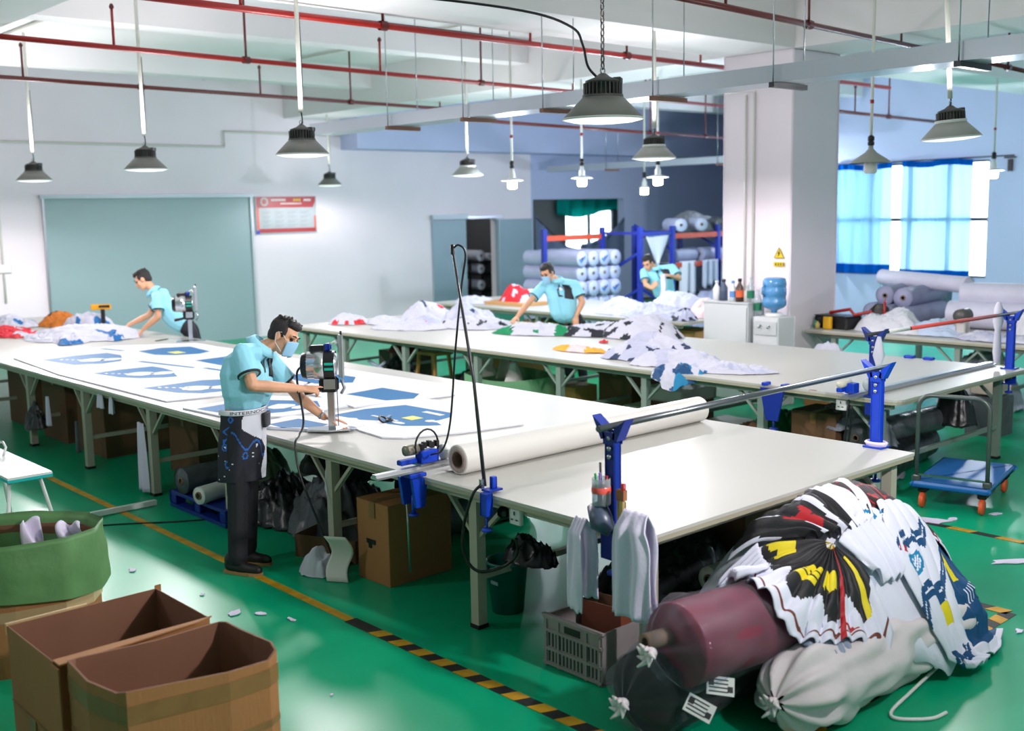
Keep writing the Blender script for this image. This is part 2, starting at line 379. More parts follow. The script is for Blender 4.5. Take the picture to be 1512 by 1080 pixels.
# curtains (pleated translucent cloth with a dark hem)
m_cur = MT('blue_curtain', (110, 178, 228), .7, (178, 218, 246), .2); m_hem = MT('blue_curtain_hem', (8, 84, 168), .25, (10, 90, 180))
def curtain(label, y0, y1, z0, z1, x, seed):
    t = thing('curtain', label, 'curtain', (x, (y0 + y1) / 2, z0), 0, 'blue curtains on the side window')
    def f(u, v, off=0):
        y = (y0 + (y1 - y0) * u) - (y0 + y1) / 2; w_ = .03 * sin(u * 26 + 3 * nz(u * 3, v, seed)) + .09 * nz(u * 7, v * 1.6, seed) + .03 * nz(u * 21, v * 2, seed)
        sag = .02 * sin(u * 9 + seed)
        return (w_ + off, y, (z1 - z0) * v + sag * v)
    MB().grid(f, 60, 12).build('cloth', m_cur, t)
    MB().grid(lambda u, v: f(u, v * .085, -.012), 60, 2).build('hem', m_hem, t)
    MB().grid(lambda u, v: f(u, .955 + v * .05, -.012), 60, 2).build('heading', m_hem, t)
    return t
curtain('left blue translucent curtain, partly behind the column', 8.27, 9.66, .93, 3.12, 16.9, 1)
curtain('right blue translucent curtain, hanging a little lower', 6.62, 8.08, .84, 3.14, 16.88, 5)
o = MB().tube([(16.985, 9.7, 3.15), (16.985, 5.9, 3.18)], .012, 6).build('curtain_wire', m_black); tag(o, 'thin dark curtain wire above the window', 'curtain rail')
o = MB().box((16.95, 5.95, 3.0), (.05, .08, .22)).build('wall_bracket', m_black); MB().box((16.93, 5.95, 3.14), (.03, .22, .03)).build('arm', m_black, o); tag(o, 'small dark bracket on wall right of the window', 'bracket')
# ================================================================ services under the ceiling
def pipe(label, pts, r, mat, stubs, sprinklers, zt=ZC):
    t = thing('sprinkler_pipe', label, 'pipe', pts[0], 0, 'red sprinkler pipes under the ceiling'); o = V(pts[0])
    MB().tube([V(p) - o for p in pts], r).build('pipe_run', mat, t)
    d = (V(pts[-1]) - o).normalized()
    for x in stubs:
        p = d * ((x - o.x) / d.x); MB().tube([p, p + V((0, 0, zt - o.z))], .014, 6).lathe([(r * 1.5, -.04), (r * 1.5, .04)], 10, p, R=d.to_track_quat('Z', 'Y').to_matrix()).build('hanger', m_dred, t)
    for x in sprinklers:
        p = d * ((x - o.x) / d.x); s = MB().tube([p, p + V((0, 0, .38))], .014, 6).build('sprinkler_riser', mat, t)
        MB().lathe([(.02, 0), (.028, .02), (.012, .05)], 8, p + V((0, 0, .38))).build('sprinkler_head', m_dred, s)
    return t
pipe('nearest bright red sprinkler pipe, running over the big near lamp', [(-5, 5.16, 4.08), (12, 5.62, 4.08)], .03, m_red, (-1, 2.46, 5.92), (.98, 4.38, 7.3))
pipe('second red sprinkler pipe from the front, left to right', [(-5, 7.55, 4.08), (16, 9.2, 4.08)], .027, m_red, (2.58, 6.29, 10), (1.02, 4.52, 8.2))
pipe('dark red sprinkler pipe closest to the left back wall', [(-5, 10.6, 4.08), (10, 11.9, 4.08)], .027, m_dred, (2.74, 6.29), (1.17, 4.62, 8.2))
pipe('dark red pipe crossing in front of the column top', [(1, 2.6, 4.08), (9.2, 3.2, 4.08)], .03, m_dred, (5.74,), (4.3, 7.75))
pipe('maroon pipe in the far right bay near the curtained window', [(9.2, 5.95, 3.75), (15.5, 6.5, 3.75)], .027, m_dred, (10.5, 13.2), (12.0,))
pipe('maroon pipe in the far bay left of the column, upper run', [(8.0, 10.2, 3.75), (17, 11.4, 3.75)], .027, m_dred, (12.5, 14.5), (10.4,))
pipe('maroon pipe at far right beyond the cable tray', [(8.8, 2.6, 3.9), (13, 3.0, 3.9)], .027, m_dred, (9.4,), (10.8,))
def tray(label, x0, x1, y0, y1, z, hangs):
    t = thing('cable_tray', label, 'cable tray', ((x0 + x1) / 2, y0, z)); w_ = x1 - x0; L = y1 - y0
    b = MB(); b.box((0, L / 2, 0), (w_, L, .012)); b.build('tray_base', m_galv, t)
    for sx in (-1, 1): MB().box((sx * w_ / 2, L / 2, .06), (.012, L, .13)).build('side_rail', m_galv, t)
    for y in hangs:
        h = MB().box((0, y - y0, -.03), (w_ + .12, .05, .04)).build('hanger_bar', M('rusty_angle', (120, 84, 66), .6) if y > 2 else m_wframe, t)
        for sx in (-1, 1): MB().tube([(sx * (w_ / 2 + .04), y - y0, -.04), (sx * (w_ / 2 + .04), y - y0, ZC - z)], .006, 5).build('hanger_rod', m_steel, h)
    return t
tray('long galvanised cable tray crossing the room under the beams', 3.72, 4.06, -7.5, 8.7, 3.33, (-2.4, .41, 1.91, 3.14, 4.51, 5.7, 7.02))
tray('short far cable tray near the back wall beam', 14.2, 14.5, 9.0, 15.4, 3.2, (10.5, 13.5))
o = MB().cable([(.2, 5.5, 4.14), (1.4, 5.5, 4.13), (2.4, 5.54, 4.14), (3.6, 5.5, 4.13), (4.5, 5.55, 4.13)], .012).build('black_cable', m_black); tag(o, 'black cable strung along the nearest red pipe', 'cable')
# conduits on the ceiling that feed the lamps
for lab, x in (('cream ceiling conduit above the left lamp row', 1.5), ('cream ceiling conduit above the middle lamp row', 6.0)):
    tag(MB().tube([(x, -6, ZC - .03), (x, 15.9, ZC - .03)], .02, 6).build('ceiling_conduit', m_pvc), lab, 'conduit')
tag(MB().tube([(X0, 15.97, 3.62), (6.4, 15.97, 3.62), (6.4, 15.97, 3.9), (9, 15.97, 3.9)], .022, 6).build('wall_conduit', m_pvc), 'thin cream conduit along the back wall above the panel', 'conduit')
o = MB().tube([(2.28, 15.97, .98), (2.28, 15.97, 3.6)], .02, 6).build('wall_conduit', m_pvc); tag(o, 'vertical cream conduit with switch box left of the panel', 'conduit')
MB().box((2.3, 15.96, 1.55), (.22, .06, .14), bev=.01).build('switch_box', m_white, o)
# ================================================================ pendant lamps
m_shade = M('dark_grey_shade', (122, 122, 117), .45, .1); m_shade2 = M('light_grey_shade', (164, 166, 160), .45, .1)
m_sink = M('heat_sink_grey', (84, 82, 80), .45, .2)
m_glow = M('lamp_diffuser', (246, 247, 246), .4, emit=.75); m_bulb = M('glowing_bulb', (240, 246, 255), .4, emit=9)
def shade_lamp(label, x, y, chain=False, light=False, tilt=(0, 0), k_=1.0):
    z = 2.88
    t = thing('high_bay_lamp', label, 'lamp', (x, y, z), 0, 'grey high bay lamps over the tables'); t.rotation_euler = (tilt[0], tilt[1], 0)
    sm = m_shade2 if light else m_shade
    MB().lathe([(.232, -.004), (.232, .006), (.118, .122), (.112, .122), (.215, .008), (.222, -.004), (.232, -.004)], 32).build('shade', sm, t)
    MB().lathe([(.001, -.026), (.1, -.024), (.18, -.016), (.226, -.004)], 32).build('diffuser', m_glow, t)
    MB().lathe([(.232, -.006), (.236, 0), (.232, .006), (.226, -.003), (.232, -.006)], 32).build('rim', m_white, t)
    MB().lathe([(.118, .12), (.118, .135), (.085, .135), (.085, .2), (.1, .205), (.1, .215), (.045, .235), (.02, .255), (.001, .258)], 24).build('housing', m_sink, t)
    b = MB()
    for k in range(28):
        a = 2 * pi * k / 28; R = Matrix.Rotation(a, 3, 'Z'); b.box(R @ V((.097, 0, .166)), (.03, .006, .07), R=R)
    tag(b.build('cooling_fins', m_sink, t), kind='stuff')
    if light: MB().lathe([(.121, .118), (.124, .122), (.124, .138), (.118, .142)], 24).build('white_band', m_white, t)
    MB().box((.06, -.06, .215), (.07, .05, .035), rz=.6, bev=.005).build('driver_box', m_sink, t)
    MB().tube([(.018 * cos(a), 0, .272 + .018 * sin(a)) for a in [2 * pi * k / 10 for k in range(10)]], .005, 6, closed=True).build('hook', m_steel, t)
    if chain:
        lk = None
        for k in range(42):
            zz = .3 + k * .036
            if lk is None: lk = MB().tube([(.011 * cos(a), 0, .022 * sin(a)) for a in [2 * pi * q / 8 for q in range(8)]], .0045, 5, closed=True).build('chain_link', m_sink, t, (0, 0, zz))
            else: inst(lk, 'chain_link', t, (0, 0, zz), pi / 2 * (k % 2))
        MB().cable([(-.02, .02, .23), (-.06, .06, .3), (-.08, .08, .42), (-.12, .13, .52), (-.3, .34, .62), (-.7, .9, .74), (-1.2, 1.9, .9), (-1.6, 3.0, 1.05), (-1.9, 4.2, 1.2)], .008).build('power_cable', m_black, t)
    else:
        top = ZC - z - .02
        MB().tube([(0, 0, .36 if not light else .31), (0, 0, top)], .02, 8).build('pendant_pipe', m_pvc, t)
        MB().cable([(0, 0, .25), (.012, 0, .3), (0, 0, .4), (.022, 0, .42), (.026, 0, .8), (.022, 0, 1.2)], .006, 5, 3).build('power_cable', m_black, t)
    for q in range(3):  # unseen upward discs added to each lamp to brighten the ceiling
        a = q * 2 * pi / 3; area_light('added_uplight', (.2 * cos(a), .2 * sin(a), .22), Euler((0, pi + radians(38), a)).to_matrix().to_euler(), .12, .12, ADDED_UP * k_ / 3, (1, .93, .955), 'DISK', 178, t)
    l = bpy.data.lights.new('lamp_light', 'POINT'); l.color = (1, .93, .955); l.shadow_soft_size = .1; batwing(l, LAMP_W * k_)
    o = bpy.data.objects.new('lamp_light', l); COL.objects.link(o); o.parent = t; o.location = (0, 0, -.12)
    return t
shade_lamp('big dark grey lamp hanging on a chain, nearest of all', .96, 1.17, True, k_=.55)
shade_lamp('dark grey lamp over the cutting man, second from left front', 1.44, 5.2, k_=.72)
shade_lamp('dark grey lamp between the panel top and second red pipe', 1.51, 8.54, k_=.85)
shade_lamp('dark grey lamp farthest left, by the edge of the frame', 1.65, 12.4, k_=1.3)
shade_lamp('light banded grey lamp over the far table, left of the bulbs', 6.88, 9.48, light=True, k_=.42)
shade_lamp('small dark grey lamp far off near the cable tray end', 7.9, 14.76, k_=.22)
shade_lamp('light banded grey lamp just right of the big near lamp', 5.35, 4.56, light=True, k_=.5)
shade_lamp('light banded grey lamp at right, tilted, in front of the curtains', 4.97, 1.09, light=True, tilt=(radians(-2.5), radians(-3)), k_=.55)
shade_lamp('added grey lamp, out of view, lighting the heap from the front', .4, -2.4, k_=1.6)  # unseen lamp added to light the heap, cloths and men from the front
shade_lamp('added grey lamp, out of view, filling in the left side', -3.4, 4.2, k_=.3)  # unseen lamp added as fill for shirt backs and cartons
def bulb_lamp(label, x, y, z, wide=.16, on=True, grey=False, k_=1.0):
    t = thing('bulb_lamp', label, 'lamp', (x, y, z), 0, 'bare bulb lamps over the far tables')
    MB().lathe([(.001, -.1), (.05, -.098), (.066, -.085), (.07, -.05), (.068, -.005), (.06, .02), (.03, .05)], 20).build('bulb', m_bulb if on else m_white, t)
    MB().lathe([(wide, .012), (wide + .004, .018), (.06, .045 if not grey else .12), (.035, .06 if not grey else .15)], 24).build('flat_shade', m_shade2 if grey else m_white, t)
    MB().lathe([(.045, .04), (.045, .12), (.03, .14), (.022, .2), (.001, .2)], 14).build('neck', m_white if not grey else m_shade2, t)
    MB().lathe([(.02, .19), (.034, .195), (.034, .23), (.02, .235), (.034, .24), (.034, .28), (.012, .3)], 12).build('socket', m_black, t)
    MB().tube([(0, 0, .29), (0, 0, ZC - z)], .016, 8).build('pendant_pipe', m_pvc, t)
    MB().lathe([(.018, .62), (.022, .63), (.022, .65), (.018, .66)], 8).build('pipe_clip', m_red if grey or on else m_black, t)
    if on: 
        l = bpy.data.lights.new('bulb_light', 'POINT'); l.energy = BULB_W * k_; l.color = (.82, .9, 1); l.shadow_soft_size = .08
        o = bpy.data.objects.new('bulb_light', l); COL.objects.link(o); o.parent = t; o.location = (0, 0, -.19)
    return t
bulb_lamp('lit bulb farthest left, right of the banded lamp', 7.06, 8.7, 2.76)
bulb_lamp('lit bulb above the man with green cloth, left of the big lamp', 7.9, 8.12, 2.78)
bulb_lamp('lit bulb below the middle banded lamp', 8.62, 7.3, 2.77)
bulb_lamp('tiny far bulb beside the middle banded lamp', 11.3, 9.9, 2.68, .1, k_=3.4)
bulb_lamp('unlit bulb under a grey shade in front of the left curtain', 6.9, 2.93, 2.77, .21, False, True)
bulb_lamp('lit bulb at far right beside the window edge', 13.2, 4.53, 2.8, k_=2.2)
bulb_lamp('added lit bulb, out of view at right, brightening the far bay', 14.5, -.5, 2.8, k_=2.2)  # unseen bulb added to lift the walls around the window
bulb_lamp('added lit bulb hidden behind the column, brightening the far walls', 16.3, 10.3, 2.8, k_=2.2)  # hidden bulb added to brighten the blue walls
# ================================================================ cutting tables
m_top = M('cream_table_top', (190, 189, 182), .4, var=.03, vscale=1.2)
m_edge = M('beige_edge_band', (168, 162, 140), .5)
m_leg = M('beige_table_leg', (176, 172, 156), .5); m_legg = M('green_grey_table_leg', (132, 148, 138), .5)
m_frameg = M('green_grey_frame', (116, 132, 120), .5)
def cutting_table(label, x0, x1, y0, y1, legs, lm, fm, round_=0, skip=()):
    t = thing('cutting_table', label, 'table', (x0, y0, 0)); W, L = x1 - x0, y1 - y0
    def outline(i):
        P = []
        for (cx, cy, a0) in ((i, i, pi), (W - i, i, 1.5 * pi), (W - i, L - i, 0), (i, L - i, .5 * pi)):
            r = max(round_ if cy < L / 2 else .02, .006)
            ccx = cx + (r if cx < W / 2 else -r); ccy = cy + (r if cy < L / 2 else -r)
            for k in range(5): a = a0 + pi / 2 * k / 4; P.append((ccx + r * cos(a), ccy + r * sin(a)))
        return P
    MB().prism(outline(.0), .832, .85).build('tabletop', m_top, t)
    MB().prism(outline(.003), .808, .832).build('edge_band', m_edge, t)
    b = MB()
    for x in (.1, W - .1): b.box((x, L / 2, .782), (.05, L - .2, .05))
    for y in legs: b.box((W / 2, y - y0, .785), (W - .2, .05, .045))
    b.build('under_frame', fm, t)
    lg = br = cb = ft = None
    for y in legs:
        for sx, x in ((1, .12), (-1, W - .12)):
            yy = y - y0
            if lg is None:
                lg = MB().box((0, 0, .385), (.065, .065, .77)).build('leg', lm, t, (x, yy, 0)); ft = MB().box((0, 0, .012), (.075, .075, .024)).build('foot_pad', m_rubber, lg)
                g = lg
            else: g = inst(lg, 'leg', t, (x, yy, 0)); inst(ft, 'foot_pad', g)
            for q in (-1, 1):
                if (q < 0 and yy < .3) or (q > 0 and yy > L - .3): continue
                if br is None: br = MB().bar((0, 0, .52), (0, .26, .77), .022, .03, up=(1, 0, 0)).build('brace', lm, t, (x, yy, 0), 0 if q > 0 else pi)
                else: inst(br, 'brace', t, (x, yy, 0), 0 if q > 0 else pi)
        if y in skip: continue
        if cb is None: cb = MB().box((W / 2, 0, .3), (W - .3, .035, .035)).build('cross_bar', lm, t, (0, y - y0, 0))
        else: inst(cb, 'cross_bar', t, (0, y - y0, 0))
    return t
cutting_table('long near cutting table carrying blue printed sheets and the white roll', 0, 2.48, 0, 14.4, [.1, 1.38, 2.86, 4.3, 5.65, 7.1, 8.6, 10.1, 11.6, 13.1, 14.2], m_leg, m_leg)
cutting_table('second long cutting table, with heaps of cut cloth', 4.06, 6.37, .98, 9.95, [1.2, 2.32, 3.66, 4.83, 6.15, 7.5, 8.8, 9.75], m_legg, m_frameg, .09)
m_top2 = m_top
cutting_table('far right cutting table laden with wrapped rolls under the window', 7.9, 10.2, -2.2, 4.36, [-2, -.6, .8, 2.0, 2.45, 4.0], m_legg, m_frameg)
cutting_table('far table behind the man sorting green cloth', 7.6, 9.5, 6.0, 11.4, [6.3, 7.6, 8.9, 10.2, 11.2], m_legg, m_frameg)
# ================================================================ foreground: cartons, small table
m_card = M('brown_cardboard', (164, 112, 66), .75, var=.12, vscale=3, bump=.15, bscale=90, stretch=(1, 1, .15))
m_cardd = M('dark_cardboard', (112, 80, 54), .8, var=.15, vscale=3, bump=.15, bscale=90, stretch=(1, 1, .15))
m_cardi = M('cardboard_inside', (128, 88, 66), .8, var=.1, vscale=4)
m_ptape = M('brown_parcel_tape', (142, 104, 62), .35, var=.2, vscale=12)
m_ctape = MF('clear_tape', (235, 215, 175), .3, .12, (250, 235, 205))
def shell(outline, z0, z1, th, zf=None):
    """open walled box following an outline; zf(i) lifts the rim"""
    n = len(outline); mb = MB(); c = V((sum(p[0] for p in outline) / n, sum(p[1] for p in outline) / n)); P = []
    inn = []
    for i, p in enumerate(outline):
        a = V(outline[i - 1]); q = V(outline[(i + 1) % n]); d = (q - a).normalized(); nr = V((-d.y, d.x)); inn.append(V(p) + nr * th)
    for ring, zz in ((outline, 0), (outline, 1), (inn, 1), (inn, 0)):
        for i, p in enumerate(ring): P.append((p[0], p[1], (z1 + (zf(i) if zf else 0)) if zz else (z0 if ring is outline else z0 + th)))
    F = []; 
    for k in range(3):
        for i in range(n): j = (i + 1) % n; F.append([k * n + i, k * n + j, (k + 1) * n + j, (k + 1) * n + i])
    F += [list(range(n))[::-1], [3 * n + i for i in range(n)]]
    mb.add(P, F[:n]); mb.m = 0; k = len(mb.v) - len(P)
    for f in F[n:]: mb.f.append([k + i for i in f]); mb.mi.append(1); mb.sm.append(False)
    return mb
def carton(label, cx, cy, w_, d_, h, rz=0, group=None, mats=None, flaps=(), closed=False, z=0, name='cardboard_box', tape_=True):
    t = thing(name, label, 'box', (cx, cy, z), rz, group); x, y = w_ / 2, d_ / 2; mats = mats or (m_card, m_cardi)
    if closed:
        MB().box((0, 0, h / 2), (w_, d_, h), bev=.004).build('body', mats[0], t)
        for s in (-1, 1): MB().box((0, s * y / 2, h + .002), (w_ - .004, y - .004, .005)).build('flap', mats[0], t)
        MB().box((0, 0, h + .005), (w_ + .004, .06, .002)).box((x + .001, 0, h - .05), (.002, .06, .1)).box((-x - .001, 0, h - .05), (.002, .06, .1)).build('tape_strip', m_ptape, t)
        return t
    shell([(-x, -y), (x, -y), (x, y), (-x, y)], 0, h, .007).build('body', mats, t)
    for (side, ang, ln) in flaps:   # opened flaps
        if side in 'we':
            s = -1 if side == 'w' else 1; p = V((s * x, 0, h)); q = p + V((s * cos(ang), 0, sin(ang))) * ln; MB().bar(p, q, d_ - .01, .006, up=(0, 1, 0) if 0 else (s * -sin(ang), 0, cos(ang))).build('flap', mats[0], t)
        else:
            s = -1 if side == 's' else 1; p = V((0, s * y, h)); q = p + V((0, s * cos(ang), sin(ang))) * ln; MB().bar(p, q, w_ - .01, .006, up=(0, s * -sin(ang), cos(ang))).build('flap', mats[0], t)
    return t
t = thing('cardboard_box', 'open square brown carton behind the round topped one', 'box', (-2.0, 1.405, 0))
shell([(-.345, -.275), (.345, -.275), (.345, .275), (-.345, .275)], 0, .6, .007).build('body', (m_card, m_cardi), t)
MB().box((-.17, .277, .585), (.36, .012, .05)).build('tape_strip', m_ctape, t)
MB().box((.36, .29, .5), (.03, .007, .22)).build('torn_corner_flap', m_card, t); MB().box((-.349, -.31, .42), (.007, .08, .34)).build('torn_corner_flap', m_card, t)
MB().box((-.349, .0, .26), (.004, .55, .003)).box((-.349, .02, .13), (.003, .08, .26)).build('tape_strip', m_ptape, t)
MB().prism([(-.34, -.335), (.28, -.29), (.36, -.262), (-.34, -.262)], .595, .602).build('folded_flap', m_card, t)
ol = [(-2.3, .61), (-2.28, .56), (-1.9, .49), (-1.72, .50), (-1.66, .54), (-1.635, .62), (-1.625, .78), (-1.635, .88), (-1.66, .96), (-1.68, 1.0), (-1.95, 1.03), (-2.28, 1.06), (-2.325, 1.02), (-2.335, .8)]
t = thing('cardboard_box', 'brown carton with rounded taped rim, nearest the camera', 'box', (-1.98, .78, 0))
loc = [(x + 1.98, y - .78) for x, y in ol]
shell(loc, 0, .62, .009, lambda i: .012 * sin(i * 1.7)).build('body', (m_card, m_cardi), t)
b = shell([(x * 1.006, y * 1.01) for x, y in loc], .5, .575, .003); b.mi = [0] * len(b.mi); b.f = b.f[:-2]; b.mi = b.mi[:-2]; b.sm = b.sm[:-2]; b.build('tape_band', m_ptape, t)
b = shell([(x * 1.005, y * 1.008) for x, y in loc], .33, .36, .002); b.f = b.f[:-2]; b.mi = [0] * len(b.f); b.sm = b.sm[:-2]; b.build('tape_band', m_ptape, t)
MB().box((-.05, -.283, .22), (.3, .003, .16), rz=-.05).build('tape_strip', m_ptape, t)
# carton with a green liner
gl = [(-2.42, 2.86), (-2.3, 2.62), (-2.05, 2.52), (-1.8, 2.47), (-1.62, 2.55), (-1.515, 2.69), (-1.53, 2.85), (-1.6, 2.98), (-1.73, 3.08), (-1.93, 3.2), (-2.2, 3.2), (-2.38, 3.08)]
t = thing('cardboard_box', 'taped carton lined with a folded over green sheet, far left', 'box', (-1.95, 2.84, 0))
m_green = M('green_liner', (92, 138, 84), .6, var=.2, vscale=5, bump=.35, bscale=9)
loc = [(x + 1.95, y - 2.84) for x, y in gl]
shell([(x * .96, y * .96) for x, y in loc], 0, .66, .008).build('body', (m_card, m_cardi), t)
b = shell([(x * .975, y * .975) for x, y in loc], .3, .36, .002); b.f = b.f[:-2]; b.mi = [0] * len(b.f); b.sm = b.sm[:-2]; b.build('tape_band', m_ctape, t)
def lin_xy(a, rr):
    k = a / (2 * pi) * len(loc); i = int(k) % len(loc); f = k - int(k); p = V(loc[i]).lerp(V(loc[(i + 1) % len(loc)]), f); return p * rr
def liner(u, v):
    a = u * 2 * pi; w_ = .02 * nz(u * 9, v * 2, 3)
    if v < .5:
        q = v / .5; z = .40 + .32 * q + .025 * sin(a * 2 + .6) * (1 - q) + .012 * nz(u * 8, 0, 1); rr = 1.05 + .03 * (1 - q) + w_ * 1.5 + .02 * nz(u * 16, q * 3, 8)
    else:
        q = (v - .5) / .5; z = .72 - .5 * q + .012 * nz(u * 8, 0, 1) * (1 - q); rr = 1.045 - .12 * min(1, q * 3) + w_ - .1 * q
    p = lin_xy(a, rr); return (p.x, p.y, z)
MB().grid(liner, 84, 22, closed_u=True).build('green_liner', m_green, t)
MB().grid(lambda u, v: (lin_xy(u * 2 * pi, .84 * v).x, lin_xy(u * 2 * pi, .84 * v).y, .3 + .03 * nz(u * 4, v * 4, 2)), 30, 6, closed_u=True).build('liner_floor', m_green, t)
m_cloth = M('white_cloth', (222, 214, 238), .8, bump=.12, bscale=60)
for k, (lab, x, y, z, rz) in enumerate((('white cloth strip standing inside the green lined carton', -1.78, 2.98, .52, .4), ('crumpled white cloth piece on the rim of the green lined carton', -1.62, 2.84, .56, -.5))):
    o = MB().grid(lambda u, v: ((u - .5) * .13 + .02 * sin(v * 5), .03 * sin(u * 7 + v * 4 + k) + .05 * (v - .5), (v - .5) * .36 * (1 - .35 * k) + .02 * sin(u * 9)), 14, 12).build('cloth_strip', m_cloth, None, (x, y, z), rz)
    tag(o, lab, 'cloth', 'white cloth in the green lined carton'); o.modifiers.new('s', 'SOLIDIFY').thickness = .006
# small white bench at far left
t = thing('small_table', 'low white bench with a teal edge at far left', 'table', (-1.28, 5.0, 0))
m_teal = M('teal_edge', (0, 176, 178), .4); m_bench = M('bench_white', (222, 226, 224), .4)
MB().box((0, .05, .612), (.3, 1.1, .016)).build('tabletop', m_bench, t); MB().box((0, .05, .594), (.304, 1.104, .02)).build('teal_edge', m_teal, t)
for sx in (-1, 1):
    for sy in (-1, 1): MB().tube([(sx * .1, .05 + sy * .42, .585), (sx * .2, .05 + sy * .56 , .0)], .014, 8).build('leg', m_white, t)
MB().tube([(-.18, -.4, .08), (.18, -.4, .08)], .011, 6).build('stretcher', m_white, t)
MB().tube([(.08, .3, .62), (.1, .3, .68), (.12, .42, .7), (.1, .54, .68), (.08, .54, .62)], .009, 6).build('wire_loop', m_white, t)
t = thing('stool', 'red legged stool under the white bench, cut by frame edge', 'stool', (-1.3, 5.75, 0))
MB().lathe([(.001, .46), (.15, .46), (.155, .475), (.15, .49), (.001, .49)], 20).build('seat', m_white, t)
for k in range(4):
    a = pi / 4 + k * pi / 2; MB().tube([(.1 * cos(a), .1 * sin(a), .46), (.19 * cos(a), .19 * sin(a), 0)], .014, 8).build('leg', m_red, t)
o = MB().bar((-.92, 5.33, .03), (-.03, 5.33, .03), .04, .04).build('foot_bar', m_white); tag(o, 'long white square bar lying across the yellow line', 'bar')
o = MB().cable([(-2.4, 5.2, .006), (-1.6, 5.5, .006), (-1.1, 5.2, .006), (-.6, 5.05, .006), (-.1, 4.7, .006), (.3, 4.5, .006)], .007).build('floor_cable', m_black); tag(o, 'thin black cable on the floor by the white bar', 'cable')
# scraps on the floor
random.seed(3)
SCR = ['white scrap by the green lined carton, on the bright floor', 'white scrap pair nearest behind the open carton, left one', 'white scrap pair nearest behind the open carton, right one', 'white scrap by the yellow line right of the open carton', 'tiny white scrap behind the open carton', 'tiny white scrap on the floor right of the round topped carton', 'white scrap under the far corner of the near table end', 'white scrap at far right edge beyond the trolley', 'white scrap just right of the big trolley scrap', '', 'crumpled white scrap on floor in front of the white sack', 'white scrap in front of the dark blue jersey', '', 'white scrap right of the tape corner by the heap', 'white scrap in the lower right corner of the floor']
for k, (x, y, s) in enumerate([(-.89, 3.82, .05), (-.79, 2.59, .06), (-.68, 2.46, .04), (-.6, 2.24, .045), (-.78, 3.02, .02), (-1.0, 1.2, .015), (3.27, 1.18, .04), (4.41, .35, .06), (4.05, .51, .05), (3.9, .62, .16), (.49, -.64, .08), (1.75, -.64, .05), (3.4, -.25, .2), (2.2, -.8, .05), (3.9, -.8, .04)]):
    rz = random.random() * 6; thin = .25 if k in (12,) else .55
    ol = [(s * random.uniform(.45, 1.15) * cos(a), s * thin * random.uniform(.4, 1.3) * sin(a)) for a in [2 * pi * q / 11 for q in range(11)]]
    o = MB().prism(ol, .001, .006).build('fabric_scrap', m_cloth, None, (x, y, 0.003), rz if k != 12 else -.5)
    tag(o, 'long thin white strip lying on green floor right of the heap' if k == 12 else ('largest white fabric scrap on the floor by the trolley' if k == 9 else SCR[k]), 'scrap', 'fabric scraps on the floor')
# ================================================================ heap of rolls and jerseys at the near table end
def heap_z(x, y):
    r = ((abs(x - 1.25) / 1.0) ** 2.2 + (abs(y + .18) / .66) ** 2.2) ** (1 / 2.2)
    d = .86 * max(0, 1 - r ** 2) ** .75
    def cyl(x0, x1, y0, y1, zc, R):
        if x < x0 - .05 or x > x1 + .05: return 0
        q = R * R - (y - (y0 + (y1 - y0) * (x - x0) / (x1 - x0))) ** 2
        return zc + sqrt(q) if q > 0 else 0
    if y > -.12: d = min(d, .74)
    return max(d, cyl(-.2, 1.3, -.33, -.48, .42, .2), cyl(.26, 1.75, -.58, -.62, .18, .18), cyl(-.3, 1.3, -.15, -.15, .2, .2))
def resample(poly, n):
    if len(poly) == 1: return [V(poly[0])] * (n + 1)
    L = [0]
    for a, b_ in zip(poly, poly[1:]): L.append(L[-1] + (V(b_) - V(a)).length)
    R = []
    for i in range(n + 1):
        s = L[-1] * i / n; k = 0
        while k < len(L) - 2 and L[k + 1] < s: k += 1
        f = (s - L[k]) / max(1e-6, L[k + 1] - L[k]); R.append(V(poly[k]).lerp(V(poly[k + 1]), min(1, f)))
    return R
def drape(name, label, rows, off, mats, matfn, npl=8, amp=.02, nu=60, nv=30, group=None, seed=0, sag=0, th=.005, base=heap_z):
    rr = [resample(p, nu) for p in rows]; K = len(rows) - 1; Z = {}
    def f(u, v):
        i = round(u * nu); s = v * K; k = min(int(s), K - 1); q = s - k
        p0, p1 = rr[k][i], rr[k + 1][i]
        if K > 1:
            pm = rr[k - 1][i] if k else p0 * 2 - p1; pn = rr[k + 2][i] if k + 2 <= K else p1 * 2 - p0
            p = p0 * .0 + (p0 * 2 + (p1 - pm) * q + (pm * 2 - p0 * 5 + p1 * 4 - pn) * q * q + (p0 * 3 - pm - p1 * 3 + pn) * q ** 3) * .5
        else: p = p0.lerp(p1, q)
        h = 0
        for (dx, dy) in ((0, 0), (.05, 0), (-.05, 0), (0, .05), (0, -.05)): h += base(p.x + dx, p.y + dy) / 5
        ph = u * npl * 2 * pi + 1.5 * nz(u * 3, v * 2, seed)
        w_ = abs(sin(ph / 2)) ** .7 * 2 - 1
        z = h + off + amp * w_ * (.25 + .75 * v) + .018 * nz(p.x * 7, p.y * 7, seed + 2.2)
        return (p.x, p.y - .6 * amp * w_ * v * .5, max(z, .012 + .006 * (w_ + 1)))
    o = MB().grid(f, nu, nv, matfn).build(name, mats)
    tag(o, label, 'cloth', group)
    md = o.modifiers.new('s', 'SOLIDIFY'); md.thickness = th; md.offset = 1
    return o
m_jw = M('jersey_white', (222, 224, 240), .75, bump=.1, bscale=70); m_jk = M('jersey_black', (26, 25, 30), .6, bump=.1, bscale=70)
m_jy = M('jersey_yellow', (228, 208, 24), .6); m_jbr = M('jersey_brown_line', (112, 52, 38), .6); m_jr = M('jersey_red', (178, 22, 34), .6)
